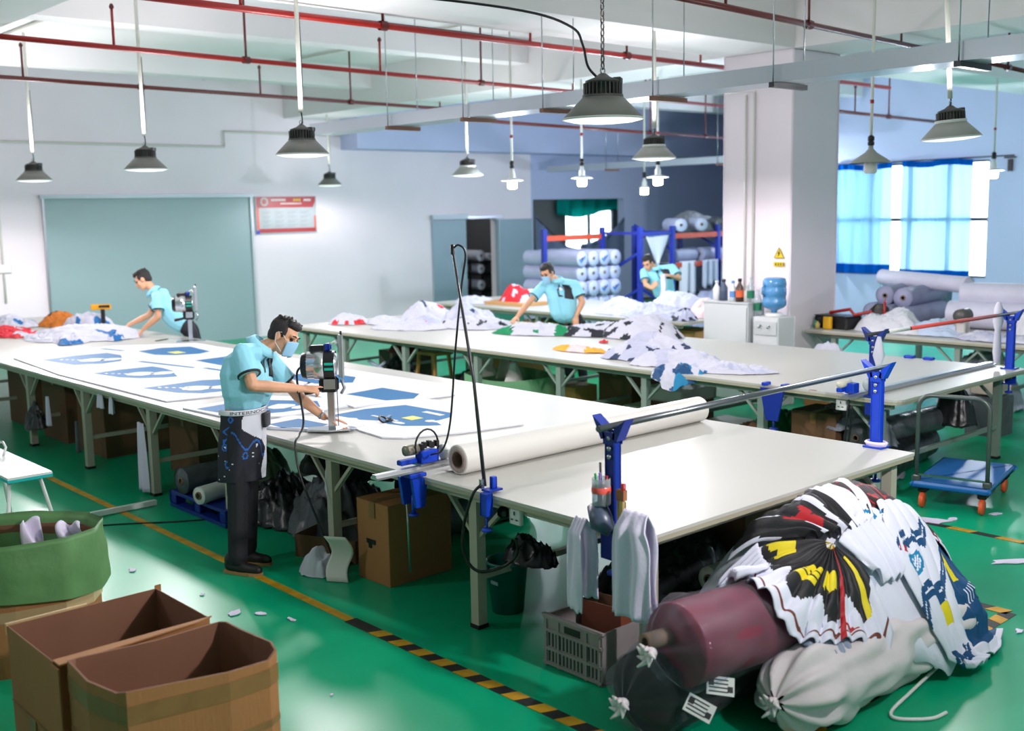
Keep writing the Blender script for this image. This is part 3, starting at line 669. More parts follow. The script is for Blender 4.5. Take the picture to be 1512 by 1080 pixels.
m_jn = M('jersey_navy', (6, 70, 118), .6, bump=.1, bscale=70); m_jt = M('jersey_teal', (0, 128, 176), .6); m_jg = M('jersey_grey', (150, 166, 188), .7, var=.3, vscale=20)
G1 = 'printed jerseys thrown over the roll heap'
drape('cloth_pile', 'plain white cut cloth lying under the printed jerseys', [[(.45, .2), (1.2, .42), (1.95, .25)], [(.35, -.1), (1.2, .1), (2.1, -.1)], [(.5, -.4), (1.2, -.3), (2.15, -.45)], [(.8, -.72), (1.3, -.84), (2.05, -.75)]], -.02, m_jw, None, 9, .012, 60, 40, G1, 1)
def fan(u, v):
    thr = .73 + .07 * sin(u * 31) - .1 * smoothstep(.3, .36, u) * (1 - smoothstep(.36, .42, u))
    if abs(u - .72) < .008 + .004 * v: return 4
    if .1 < u and .9 < v < .925: return 3
    if u > .7 and u < .8 and .86 < v < .88: return 4
    if v > thr: return 1
    if u < .12 and .38 < v < .72 + .1 * sin(v * 20 + u * 40) and u > .015: return 2 if not (abs(u - .07) < .008 and v > .6) else 0
    if .4 < u < .53 and .34 < v < .62 and abs(v - .52 - .2 * (u - .46)) > .012 and abs(v - .45 + .2 * (u - .46)) > .009: return 2
    if .58 < u < .68 and .42 < v < .62 and v < .6 + .02 * sin(u * 90): return 2
    if .86 < u < .9 and .25 < v < .8: return 2
    if v < .07 and int(u * 30) % 3: return 2 if int(u * 30) % 2 else 1
    return 0
drape('jersey', 'black and yellow jersey fanned out with a white hem, front of heap', [[(.867, -.433)] * 2, [(.74, -.25), (.63, -.33), (.56, -.44), (.60, -.52), (.73, -.56), (.87, -.58), (.93, -.55)], [(.644, -.07), (.45, -.22), (.27, -.376), (.25, -.53), (.29, -.6), (.47, -.66), (.631, -.70), (.734, -.74), (.851, -.76), (.95, -.73)]], .05, (m_jk, m_jw, m_jy, m_jbr, m_jr), fan, 13, .022, 150, 44, G1, 3)
def lng(u, v):
    a = (v * 3.4 + u * .9 + .2 * sin(u * 7)) % 1.0
    if .33 < v < .44 and .1 < u < .5 and hypot((v - .385) * 5.5, (u - .3) * 2.6) < .32: return 2 if hypot((v - .385) * 5.5, (u - .3) * 2.6) > .2 or (int(u * 60) + int(v * 90)) % 3 == 0 else 1
    if .30 < v < .33 and .1 < u < .22: return 4
    if .62 < v < .7 and .45 < u < .72 and u < .72: return 3
    if .15 < a < .48 and v > .08 and nz(u * 4, v * 5, 4) > -.2: return 0 if int((a - .15) * 24) % 4 != 3 or nz(u * 9, v * 9, 1) > .1 else 1
    return 1
drape('jersey', 'white jersey with blue brush stripes hanging down to floor at right', [[(1.30, -.42), (1.42, -.42), (1.55, -.42), (1.62, -.47)], [(1.167, -.60), (1.295, -.63), (1.469, -.62), (1.625, -.6)], [(1.204, -.764), (1.319, -.775), (1.415, -.78), (1.52, -.77)], [(1.38, -.89), (1.428, -.93), (1.50, -.935), (1.58, -.92)]], .085, (m_jn, m_jw, m_jt, m_jy, m_jr), lng, 4, .02, 70, 90, G1, 5)
def nav(u, v):
    if v > .9 or u > .93: return 1
    if .25 < u - v * .2 < .36 and .18 < v < .42: return 2
    if v < .55 and u < .25 - v * .3: return 1
    if .52 < v < .62 and .35 < u < .6 and int(u * 80) % 2: return 1
    return 0
drape('jersey', 'dark blue jersey with a small yellow bar at the right foot of heap', [[(1.60, -.5), (1.74, -.5), (1.85, -.48)], [(1.50, -.7), (1.68, -.72), (1.9, -.66)], [(1.55, -.86), (1.8, -.87), (2.12, -.74)]], .045, (m_jn, m_jw, m_jy), nav, 3, .015, 60, 50, G1, 7)
def plaid(u, v):
    if (u * 11) % 1 < .07 or (v * 5 + u * 2) % 1 < .08: return 1
    if v > .94 or (nz(u * 6, v * 4, 9) > .42 and u > .5): return 2
    if nz(u * 8, v * 5, 3) > .5: return 1
    return 0
m_plaid = M('plaid_black', (38, 22, 26), .65)
drape('jersey', 'black jersey with thin red checks over the back right of heap', [[(1.25, -.12), (1.5, -.1), (1.75, -.1), (1.98, -.15), (2.1, -.3)], [(1.22, -.33), (1.45, -.36), (1.65, -.38), (1.82, -.42), (1.95, -.48)], [(1.289, -.451), (1.445, -.5), (1.6, -.51), (1.7, -.545), (1.80, -.60)]], .055, (m_plaid, m_jr, m_jw), plaid, 3, .014, 70, 36, G1, 11)
def blk(u, v):
    if .22 < u < .4 and .25 < v < .8: return 2 if nz(u * 14, v * 9, 1) > -.15 else 0
    if (u * 4.2 + .2 * v) % 1 < .16: return 1
    if u > .62: return 1 if nz(u * 9, v * 2, 5) > -.25 else 0
    return 0
drape('jersey', 'black red and white jersey bunched on the top left of heap', [[(.62, .02), (.8, .0), (1.0, -.05), (1.2, -.12), (1.4, -.2)], [(.72, -.18), (.84, -.25), (.95, -.32), (1.1, -.36), (1.3, -.38)], [(.80, -.33), (.86, -.40), (.92, -.43), (1.02, -.47), (1.2, -.47)]], .06, (m_jk, m_jw, m_jr), blk, 7, .03, 70, 30, G1, 13)
drape('jersey', 'ruched white jersey between the black fan and blue striped one', [[(.90, -.45), (1.02, -.44), (1.2, -.42), (1.28, -.46)], [(.93, -.54), (1.0, -.57), (1.18, -.55), (1.31, -.52)], [(.97, -.60), (1.02, -.65), (1.16, -.66), (1.25, -.6)]], .07, (m_jw, m_jt), lambda u, v: 1 if v < .25 and u > .55 and nz(u * 9, v * 9, 2) > .15 else 0, 5, .025, 50, 30, G1, 17)
drape('cloth_stack', 'grey blue cloth folded under the fan hem', [[(.369, -.56), (.599, -.6), (.80, -.66)], [(.38, -.66), (.55, -.75), (.70, -.76)]], .012, m_jg, None, 7, .016, 50, 14, G1, 19)
t = drape('cloth_stack', 'sheaf of narrow white cut strips sticking out left of fan', [[(.66, -.14), (.58, -.25), (.42, -.38)], [(.50, -.02), (.32, -.2), (.2, -.36)]], .085, m_jw, None, 14, .028, 120, 14, G1, 23, th=.008)
# rolls wrapped in plastic
m_maroon = M('maroon_cloth', (150, 62, 84), .45, var=.35, vscale=4); m_darkroll = M('black_cloth', (34, 30, 34), .6, var=.3, vscale=5)
m_film = MF('clear_plastic_film', (232, 228, 238), .02, .1, gain=.13)
m_sack = M('white_woven_sack', (226, 217, 220), .6, var=.12, vscale=4, bump=.25, bscale=12)
m_core = M('cardboard_core', (132, 108, 92), .7)
def wrapped_roll(label, p0, p1, r, mat, film=None, knot=True, group=None, seed=0, sag=.0, core=False, name='fabric_roll'):
    p0, p1 = V(p0), V(p1); d = (p1 - p0); L = d.length; d.normalize()
    t = thing(name, label, 'fabric roll', p0, 0, group); x = V((0, 0, 1)).cross(d).normalized(); up = d.cross(x)
    R = Matrix((x, up, d)).transposed()
    def prof(extra, kn):
        def f(u, v):
            a = u * 2 * pi; s = -(.14 if kn else 0) + (L + (.28 if kn else 0) * .5) * v if kn else L * v
            if kn:
                e = min(1, max(0, (s + .14) / .14)) ** .55 if s < 0 else 1
                rad = (.03 + (r + extra - .03) * e) if s < 0 else r + extra
            else: rad = r + extra
            rad += extra * 2.2 * nz(cos(a) * 2.2 + seed, sin(a) * 2.2, s * 5) + extra * .7 * sin(a * 11 + 2 * nz(s * 3, 0, seed)) * (1 if s < .12 else .35)
            k = 1 - sag * (1 if sin(a) < 0 else 0)
            return R @ V((rad * cos(a), rad * sin(a) * k, s))
        return f
    if film:
        n = 28
        MB().lathe([(.001, 0), (r * .98, 0), (r, .015), (r, L - .015), (r * .98, L), (.001, L)], n, R=R).build('cloth_roll', mat, t)
        MB().grid(prof(.014, True), 72, 40, closed_u=True).build('plastic_wrap', film, t)
    else:
        MB().grid(prof(.021, knot), 80, 50, closed_u=True).build('sack', mat, t)
        MB().lathe([(.001, L - .002), (r, L - .001)], 24, R=R).build('end_disc', mat, t)
    if knot:
        kb = MB().ell((0, 0, 0), (.028, .028, .03), 10, 6)
        for k in range(7):
            a = k * .9; kb.tube([V((0, 0, -.0)), V((.03 * cos(a), .03 * sin(a), -.03)), V((.06 * cos(a + .4), .05 * sin(a + .4), -.03 - .02 * (k % 3)))], [.011, .013, .004], 6)
        kb.v = [tuple(R @ V(v_) + R @ V((0, 0, -.15))) for v_ in kb.v]; kb.build('tied_end', mat if not film else m_sack, t)
    if core: MB().lathe([(.022, -.14), (.04, -.14), (.04, .02), (.022, .02), (.022, -.14)], 16, R=R, c=R @ V((.05, .03, 0))).build('paper_core', m_core, t)
    return t
wrapped_roll('maroon fabric roll in clear plastic with a tied end, on top', (-.16, -.3, .455), (1.3, -.45, .42), .19, m_maroon, m_film, core=True, seed=1)
tb = wrapped_roll('black fabric roll in clear plastic, lowest at left of heap', (-.22, -.17, .21), (1.25, -.12, .21), .19, m_darkroll, m_film, seed=4)
wrapped_roll('tied white woven sack at the front bottom of the heap', (.3, -.6, .185), (1.66, -.60, .18), .17, m_sack, None, True, seed=8)
m_print = M('label_print', (40, 40, 44), .5)
for k, (px, py, pz, rot) in enumerate(((-.02, -.18, .13, .5), (.1, -.2, .2, .35))):
    Rl = Euler((radians(62), 0, radians(-38 + 12 * k))).to_matrix() @ Matrix.Rotation(-.55 + .3 * k, 3, 'Z')
    P = V((px - .22 + .12, py - .17 + .0, pz))
    l = MB().box((0, 0, 0), (.13, .08, .003), R=Rl).build('sticker', m_white, tb, (px + .06, py - .1, pz - .12))
    q = MB()
    for j in range(4): q.box(Rl @ V((-.01, .026 - .017 * j, .002)), (.09, .006, .001), R=Rl)
    for j in (-1, 1): q.box(Rl @ V((j * .045, -.012 * j, .002)), (.026, .026, .001), R=Rl)
    q.build('printed_lines', m_print, l)
o = MB().cable([(.96, -1.0, .008), (.85, -.98, .008), (.74, -.88, .01), (.78, -.82, .01), (1.0, -.79, .02), (1.4, -.74, .03)], .009).build('rope', m_white); tag(o, 'white cord trailing on floor from the white sack', 'cord')
# ================================================================ on and around the near table
# white paper roll
t = thing('paper_roll', 'large white paper roll lying across the near table', 'paper roll', (.17, 1.6, .94))
Rx = Matrix(((0, 0, 1), (0, 1, 0), (-1, 0, 0)))
m_paper = M('white_paper', (218, 216, 210), .5)
m_pend = M('paper_roll_end', (186, 172, 164), .7, var=.2, vscale=60)
MB().lathe([(.05, 0), (.088, 0), (.0885, .003), (.0885, 2.22), (.088, 2.223), (.05, 2.223)], 40, R=Rx).build('paper', m_paper, t)
MB().lathe([(.052, -.001), (.078, -.001), (.078, .0), (.052, .0)], 32, R=Rx).build('roll_end', m_pend, t)
MB().lathe([(.046, -.004), (.052, -.004), (.052, 2.226), (.046, 2.226), (.046, -.004)], 28, R=Rx).build('core_tube', m_core, t)
MB().grid(lambda u, v: (.02 + .3 * v * (1 - .3 * u), .02 + .14 * u, -.088 + .03 * (1 - u) ** 3), 10, 4).build('loose_end', m_paper, t)
# aluminium track with the end cutter
m_alu = M('aluminium', (196, 198, 200), .35, .9)
t = thing('cutter_track', 'aluminium cutter track along the paper roll, sticking out at left', 'track', (-.3, 1.775, .875))
b = MB(); b.prism([(-.035, 0), (.035, 0), (.035, .012), (.022, .012), (.018, .028), (-.018, .028), (-.022, .012), (-.035, .012)], 0, 2.95, R=Matrix(((0, 0, 1), (1, 0, 0), (0, 1, 0)))); b.build('rail', m_alu, t)
for x in (.27, 2.8):
    q = MB().box((x, 0, -.014), (.12, .12, .022), bev=.004).build('clamp_plate', m_blue, t)
    MB().prism([(-.055, 0), (.055, 0), (.03, -.17), (-.03, -.17)], -.012, .012, (x, -.06, -.03), Ry).build('bracket', m_blue, q)
    MB().prism([(-.055, 0), (.055, 0), (.03, -.17), (-.03, -.17)], -.012, .012, (x, .06, -.03), Ry).build('bracket', m_blue, q)
    MB().tube([(x + .0, .0, -.25), (x, .0, -.14)], .012, 8).lathe([(.03, -.262), (.03, -.25)], 12, (x, 0, 0), cap0=True, cap1=True).build('clamp_screw', m_blue, q)
o = MB().tube([(-.02, 1.86, .82), (-.02, 1.84, .25)], .006, 6).build('hanging_rod', m_steel); tag(o, 'thin steel rod hanging below the blue track clamp', 'rod')
t = thing('end_cutter', 'blue end cutter with round motor standing on the track', 'cutter', (.08, 1.8, .905))
MB().box((.02, 0, .04), (.13, .07, .075), bev=.006).build('blue_body', m_blue, t); MB().box((-.09, .03, .02), (.15, .05, .03), bev=.005).build('blue_handle', m_blue, t)
MB().box((.03, -.01, .005), (.2, .1, .012)).build('base_plate', m_steel, t)
MB().lathe([(.001, 0), (.03, 0), (.032, .02), (.032, .11), (.026, .12), (.001, .12)], 16, (-.12, .03, .085), R=Matrix(((0, 0, 1), (0, 1, 0), (-1, 0, 0)))).build('motor', M('motor_tan', (148, 142, 128), .4, .5), t)
MB().lathe([(.001, 0), (.045, 0), (.045, .03), (.02, .035), (.001, .035)], 20, (.11, -.03, .055), R=Matrix(((0, 0, 1), (0, 1, 0), (-1, 0, 0)))).build('white_disc', m_white, t)
b = MB()
for k in range(5): b.box((-.02 + .028 * k, .01 * (k % 2), .1 + .006 * (k % 3)), (.02, .03, .035))
tag(b.build('terminal_block', m_black, t), kind='stuff')
MB().tube([(.02 + .085 * cos(a), .0, .1 + .1 * sin(a)) for a in [pi * 1.1 - pi * 1.25 * k / 12 for k in range(13)]], .006, 6).build('cable_loop', m_black, t)
# fibre pole with cord and blue clamp
t = thing('cable_pole', 'tall thin black pole clamped to the near table edge', 'pole', (.03, 1.2, .86))
MB().tube([(0, 0, .02), (-.01, .06, .6), (-.02, .2, 1.3)], [.011, .0095, .007], 8).build('pole', M('dark_fibre', (44, 46, 46), .35), t)
MB().lathe([(.012, -.02), (.012, .03), (.004, .035)], 8, (-.02, .2, 1.3)).build('tip', m_black, t)
MB().cable([(-.02, .2, 1.31), (.0, .17, 1.33), (.02, .14, 1.28), (.01, .17, 1.1), (-.02, .2, .75), (-.02, .26, .35), (.03, .4, .16), (.06, .55, .1)], .006).build('hanging_cord', m_black, t)
MB().box((-.05, -.07, -.06), (.05, .06, .13), bev=.005).build('clamp_body', m_blue, t); MB().box((.01, -.05, .008), (.1, .07, .012), bev=.003).build('clamp_jaw', m_blue, t)
MB().box((.02, -.05, .045), (.035, .03, .07), bev=.004).build('blue_block', m_blue, t); MB().box((-.03, -.01, .04), (.02, .02, .05)).build('fitting', m_steel, t)
MB().tube([(-.05, -.07, -.13), (-.05, -.07, -.2)], .007, 6).lathe([(.004, -.215), (.03, -.21), (.03, -.195), (.01, -.19)], 12, (-.05, -.07, 0)).build('clamp_screw', m_blue, t)
MB().cable([(-.04, -.02, .04), (-.07, .02, -.02), (-.08, .09, -.2), (-.08, .1, -.36), (-.04, .03, -.46), (.06, -.06, -.44), (.1, -.14, -.36), (.08, -.16, -.26)], .009).build('black_cable', m_black, t)
# blue posts carrying the steel bar
def clamp_post(label, x, y, mat, side):
    t = thing('bar_post', label, 'post', (x, y, .85), 0, 'blue posts carrying the long bars')
    MB().box((0, 0, .235), (.05, .07, .47), bev=.006).build('post', mat, t)
    MB().box((0, 0, .006), (.11, .13, .012), bev=.003).build('foot_plate', mat, t)
    MB().box((side * .03, 0, -.07), (.012, .1, .14)).box((0, 0, -.135), (.07, .1, .012)).build('clamp_bracket', mat, t)
    MB().tube([(0, 0, -.145), (0, 0, -.2)], .009, 8).lathe([(.004, -.225), (.034, -.22), (.034, -.205), (.012, -.2)], 12, (0, 0, 0)).build('clamp_screw', mat, t)
    R_ = Matrix(((0, 0, 1), (1, 0, 0), (0, 1, 0)))
    MB().prism([(-.035, .42), (.035, .42), (.04, .48), (-.04, .48)], -.03, -.024, R=R_).build('fork_plate', mat, t)
    MB().prism([(-.035, .42), (.035, .42), (.04, .48), (-.04, .48)], .024, .03, R=R_).build('fork_plate', mat, t)
    for sg_ in (-1, 1): MB().prism([(sg_ * .02, .45), (sg_ * .05, .44), (sg_ * .105, .55), (sg_ * .035, .5)][::sg_], -.03, .03, R=R_).build('fork_wing', mat, t)
    bo = None
    for z in (.45, .4, .36):
        p = (-.03, 0, z)
        if bo is None: bo = MB().lathe([(.001, -.004), (.01, -.004), (.012, .003)], 8, R=Matrix(((0, 0, 1), (0, 1, 0), (-1, 0, 0)))).build('bolt', m_steel, t, p)
        else: inst(bo, 'bolt', t, p)
    return t
clamp_post('dark blue post at the near table corner with jar and cloths', -.02, .2, m_dblue, -1)
clamp_post('bright blue post at the far corner of near table end', 2.46, .25, m_blue, 1)
o = MB().tube([(-.12, .2, 1.355), (2.62, .25, 1.355)], .016, 10).build('spreader_bar', M('dark_steel_bar', (110, 114, 120), .3, .8)); tag(o, 'grey steel bar spanning two blue posts over near table', 'bar')
t = tag(MB().lathe([(.05, 0), (.055, .012), (.06, .02), (.05, .03), (.045, .02)], 18, (2.46, .25, .862), sx=.9, sy=1.3).build('cloth_ring', m_cloth), 'white cloth wound round the foot of the bright blue post', 'cloth')
# jar of pens, brush
t = thing('pen_jar', 'clear plastic jar of pens fixed to the dark blue post', 'jar', (-.075, .225, .98))
MB().lathe([(.001, 0), (.042, 0), (.045, .01), (.045, .13), (.042, .13), (.042, .006), (.001, .004)], 18).build('jar', MF('clear_jar', (225, 230, 232), .12, .08), t)
for k, (m_, dx, dy, ln) in enumerate(((m_black, .015, .02, .2), (M('pen_green', (0, 140, 80), .4), -.01, .03, .15), (m_red, .02, -.02, .14), (M('pen_violet', (90, 60, 150), .4), -.02, -.01, .16))):
    MB().tube([(dx * .5, dy * .3, .008), (dx, dy, ln)], .006, 6).build('pen', m_, t)
MB().lathe([(.0455, .06), (.047, .065), (.047, .085), (.0455, .09)], 18).build('red_band', M('coral_band', (230, 90, 80), .5), t)
t = thing('brush', 'worn wooden brush with red tip beside the pen jar', 'brush', (-.06, .11, .89))
MB().box((0, 0, .06), (.025, .05, .14), bev=.008).build('handle', M('pale_wood', (196, 172, 110), .6), t); MB().box((0, 0, .155), (.026, .048, .05)).build('bristles', M('tan_bristles', (150, 96, 62), .8), t); MB().lathe([(.012, .17), (.012, .21), (.001, .212)], 10, (0, -.012, 0)).build('red_tip', m_red, t)
o = MB().tube([(-.07, .26, .97), (-.09, .21, .9), (-.08, .16, .86)], [.05, .06, .03], 10).build('tape_bundle', M('grey_blue_tape', (70, 82, 104), .35), None); tag(o, 'grey blue tape wound round the dark post foot', 'tape')
# towels
def towel(label, y0, y1, ztop, zbot, x, seed, wide):
    t = thing('hanging_cloth', label, 'cloth', (x, (y0 + y1) / 2, 0), 0, 'white cloths hanging at the near corner')
    W = y1 - y0
    def f(u, v):
        # back bottom -> over the top -> front bottom
        s = v * 2 - 1; h = ztop - (ztop - zbot) * (abs(s) ** 1.15) * (1 if s > 0 else .9); k = smoothstep(0, .4, abs(s))
        xx = -.055 * (1 if s > 0 else -.6) * min(1, abs(s) * 5) - (.018 * sin(u * 2 * pi * wide + seed) + .02 * nz(u * 4, s * 2, seed)) * k * (1 if s > 0 else -1)
        yy = (u - .5) * W * (.62 + .38 * k) + .01 * nz(u * 2, v * 4, seed)
        return (xx, yy, h + .012 * nz(u * 5, s * 3, seed + 4))
    o = MB().grid(f, 44, 50).build('cloth', m_cloth, t); m = o.modifiers.new('s', 'SOLIDIFY'); m.thickness = .008
towel('narrow white cloth folded over bracket, left of the dark post', .27, .40, .9, .45, -.1, 1, .6)
towel('wide pleated white cloth hanging right of the dark post', -.13, .1, 1.0, .5, -.1, 4, 2.2)
# wall socket under the table edge
def socket(label, loc):
    t = thing('power_socket', label, 'socket', loc, 0, 'sockets under the table edges')
    MB().box((0, 0, 0), (.03, .09, .09), bev=.006).build('plate', m_white, t)
    for (dy, dz, w_, h) in ((0, .02, .008, .02), (-.018, -.015, .016, .007), (.018, -.015, .016, .007)): MB().box((-.016, dy, dz), (.003, w_, h)).build('pin_hole', m_black, t)
socket('white wall socket under the near table edge by the pole', (.06, .98, .745)); socket('white wall socket under the second table edge by the blue post', (4.1, 1.5, .755))
o = MB().box((.055, 1.08, .75), (.05, .07, .06), bev=.015).build('black_plug', m_black); tag(o, 'black plug beside the socket under the near table', 'plug')
# printed sheets: white fabric with blue jersey panels cut out of them
m_print_b = M('print_blue', (0, 104, 160), .65); m_sheet = M('white_fabric_sheet', (222, 224, 234), .75, bump=.06, bscale=30); m_py = M('print_yellow', (226, 220, 110), .6)
def sheet(label, ol, z, prints, group, lift=.012):
    cx = sum(p[0] for p in ol) / len(ol); cy = sum(p[1] for p in ol) / len(ol)
    t = thing('fabric_sheet', label, 'fabric', (cx, cy, z), 0, group)
    MB().prism([(x - cx, y - cy) for x, y in ol], 0, lift).build('sheet', m_sheet, t)
    for (nm, mt, pl) in prints:
        a = sum(pl[i][0] * pl[(i + 1) % len(pl)][1] - pl[(i + 1) % len(pl)][0] * pl[i][1] for i in range(len(pl)))
        if a < 0: pl = pl[::-1]
        zz = lift + (.0015 if nm in ('blue_print', 'blue_strip') else .003)
        MB().prism([(x - cx, y - cy) for x, y in pl], lift - .002, zz).build(nm, mt, t)
    return t
def ccw(p):
    a = sum(p[i][0] * p[(i + 1) % len(p)][1] - p[(i + 1) % len(p)][0] * p[i][1] for i in range(len(p))); return p if a > 0 else p[::-1]
def panel(c, L, W, ang=0, wob=0):
    """a jersey body panel outline: straight hem, curved armholes; long axis along +y"""
    P = [(-W / 2, -L / 2), (W / 2, -L / 2), (W / 2 * .96, .1 * L), (W / 2 * .78, .2 * L), (W / 2 * .72, .34 * L), (W / 2 * .8, .46 * L), (W * .22, L / 2), (W * .1, .45 * L), (-W * .1, .45 * L), (-W * .22, L / 2), (-W / 2 * .8, .46 * L), (-W / 2 * .72, .34 * L), (-W / 2 * .78, .2 * L), (-W / 2 * .96, .1 * L)]
    return [(c[0] + x * cos(ang) - y * sin(ang), c[1] + x * sin(ang) + y * cos(ang)) for x, y in P]
def blob(c, rx, ry, n=9, seed=0): return [(c[0] + rx * (1 + .3 * nz(cos(a), sin(a), seed)) * cos(a), c[1] + ry * (1 + .3 * nz(cos(a), sin(a), seed + 3)) * sin(a)) for a in [2 * pi * k / n for k in range(n)]]
def sq(c, w_, h): return [(c[0] - w_ / 2, c[1] - h / 2), (c[0] + w_ / 2, c[1] - h / 2), (c[0] + w_ / 2, c[1] + h / 2), (c[0] - w_ / 2, c[1] + h / 2)]
GS = 'blue printed fabric sheets on the near table'
# hem points to -x/far, so long axis of each panel runs across the table
pr = []
for (P, c) in (([(.36, 8.86), (.44, 8.2), (.68, 8.05), (.9, 8.1), (1.0, 8.3), (1.1, 8.58), (1.08, 8.9), (.75, 8.95)], (.72, 8.42)), ([(.33, 7.4), (.40, 6.95), (.5, 6.74), (.68, 6.6), (.8, 6.56), (.86, 6.75), (.93, 6.9), (.96, 7.2), (.94, 7.42), (.6, 7.45)], (.63, 7.0)), ([(.27, 6.12), (.36, 5.66), (.5, 5.45), (.75, 5.4), (.95, 5.5), (1.08, 6.0), (.85, 6.15)], (.6, 5.75))):
    pr.append(('blue_print', m_print_b, P)); pr.append(('white_number', m_white, blob((c[0], c[1]), .13, .13, 10, c[1]))); pr.append(('white_number', m_white, blob((c[0] + .17, c[1] - .12), .12, .1, 10, c[1] + 1)))
    for k in range(5): pr.append(('white_lettering', m_white, sq((c[0] - .22 + .04 * k, c[1] + .28 - .055 * k), .025, .04)))
for P in ([(1.38, 8.76), (1.37, 8.32), (1.5, 8.1), (1.75, 8.0), (1.92, 8.1), (1.98, 8.71), (1.7, 8.85)], [(1.45, 7.5), (1.45, 6.95), (1.75, 6.8), (1.95, 7.1), (1.9, 7.55)]): pr.append(('blue_print', m_print_b, P))
pr.append(('yellow_patch', m_py, sq((1.62, 8.3), .13, .2)))
for a, b_ in (((1.02, 7.9), (1.18, 7.0)), ((1.2, 9.35), (1.28, 8.95)), ((1.25, 6.9), (1.3, 6.3))):
    pr.append(('blue_strip', m_print_b, [(a[0] - .03, a[1]), (b_[0] - .02, b_[1]), (b_[0] + .03, b_[1]), (a[0] + .03, a[1])]))
sheet('large white sheet printed with five blue jersey panels', [(.20, 9.3), (.07, 7.6), (.1, 5.3), (1.2, 5.1), (2.25, 5.9), (2.2, 9.0), (1.4, 9.55)], .851, pr, GS)
pr = [('blue_print', m_print_b, [(1.44, 5.75), (1.44, 5.15), (1.7, 4.95), (1.9, 5.2), (1.85, 5.8)]), ('blue_print', m_print_b, [(1.3, 4.45), (1.34, 3.95), (1.55, 3.85), (1.72, 4.0), (1.7, 4.5)])]
sheet('white printed sheet lying behind the cutting man and machine', [(1.15, 5.0), (1.0, 3.9), (1.9, 3.75), (2.2, 4.2), (2.15, 5.8)], .853, pr, GS)
pr = [('blue_print', m_print_b, [(.1, 4.76), (.16, 4.4), (.3, 4.2), (.5, 4.12), (.82, 4.1), (.95, 4.35), (.7, 4.7), (.4, 4.8)]), ('white_number', m_white, blob((.62, 4.35), .12, .1, 10, 1)), ('white_number', m_white, blob((.72, 4.2), .1, .07, 10, 2))]
sheet('white printed sheet pinned under the cutting man, half hidden', [(.05, 4.9), (.1, 4.2), (.4, 3.98), (1.0, 3.98), (1.12, 4.4), (.8, 4.95)], .852, pr, GS)
pr = [('blue_print', m_print_b, [(.15, 3.72), (.15, 3.55), (.33, 3.35), (.44, 3.4), (.41, 3.75)])]
sheet('thick stack of cut white pieces under the knife machine', [(.06, 3.86), (.11, 3.64), (.28, 3.32), (.46, 3.16), (.62, 3.2), (.72, 3.45), (.45, 3.9)], .852, pr, GS, .02)
pr = [('blue_print', m_print_b, [(.70, 3.72), (.72, 3.42), (.80, 3.28), (.77, 3.12), (.80, 2.98), (.92, 2.86), (1.0, 2.8), (1.04, 2.9), (1.0, 3.02), (1.1, 2.96), (1.25, 3.0), (1.35, 3.12), (1.32, 3.66), (1.0, 3.75)]), ('yellow_patch', m_py, sq((1.02, 3.17), .11, .13)), ('white_logo', m_white, sq((.88, 3.32), .025, .32)), ('white_logo', m_white, sq((1.24, 3.2), .05, .22)), ('white_logo', m_white, blob((.84, 3.1), .03, .07, 8, 3)), ('white_logo', m_white, blob((1.04, 2.98), .04, .04, 8, 4))]
sheet('white sheet with bright blue jersey panel right of the machine', [(.50, 3.1), (.47, 2.78), (.56, 2.66), (.95, 2.5), (1.44, 2.42), (1.66, 3.3), (1.62, 3.8), (1.3, 3.85), (.74, 3.8), (.62, 3.45)], .852, pr, GS)
t = thing('scissors', 'chrome shears lying on the bright blue printed panel', 'scissors', (.83, 3.24, .868), .6)
MB().bar((.03, 0, .01), (.16, .02, .006), .022, .006).build('blade', m_chrome, t); MB().tube([(-.05 + .05 * cos(a), .025 * sin(a), .015 + .02 * sin(a)) for a in [2 * pi * k / 14 for k in range(14)]], .008, 6, closed=True).build('loop_handle', m_black, t); MB().tube([(-.04 + .035 * cos(a), -.045 + .02 * sin(a), .01) for a in [2 * pi * k / 12 for k in range(12)]], .007, 6, closed=True).build('loop_handle', m_black, t)
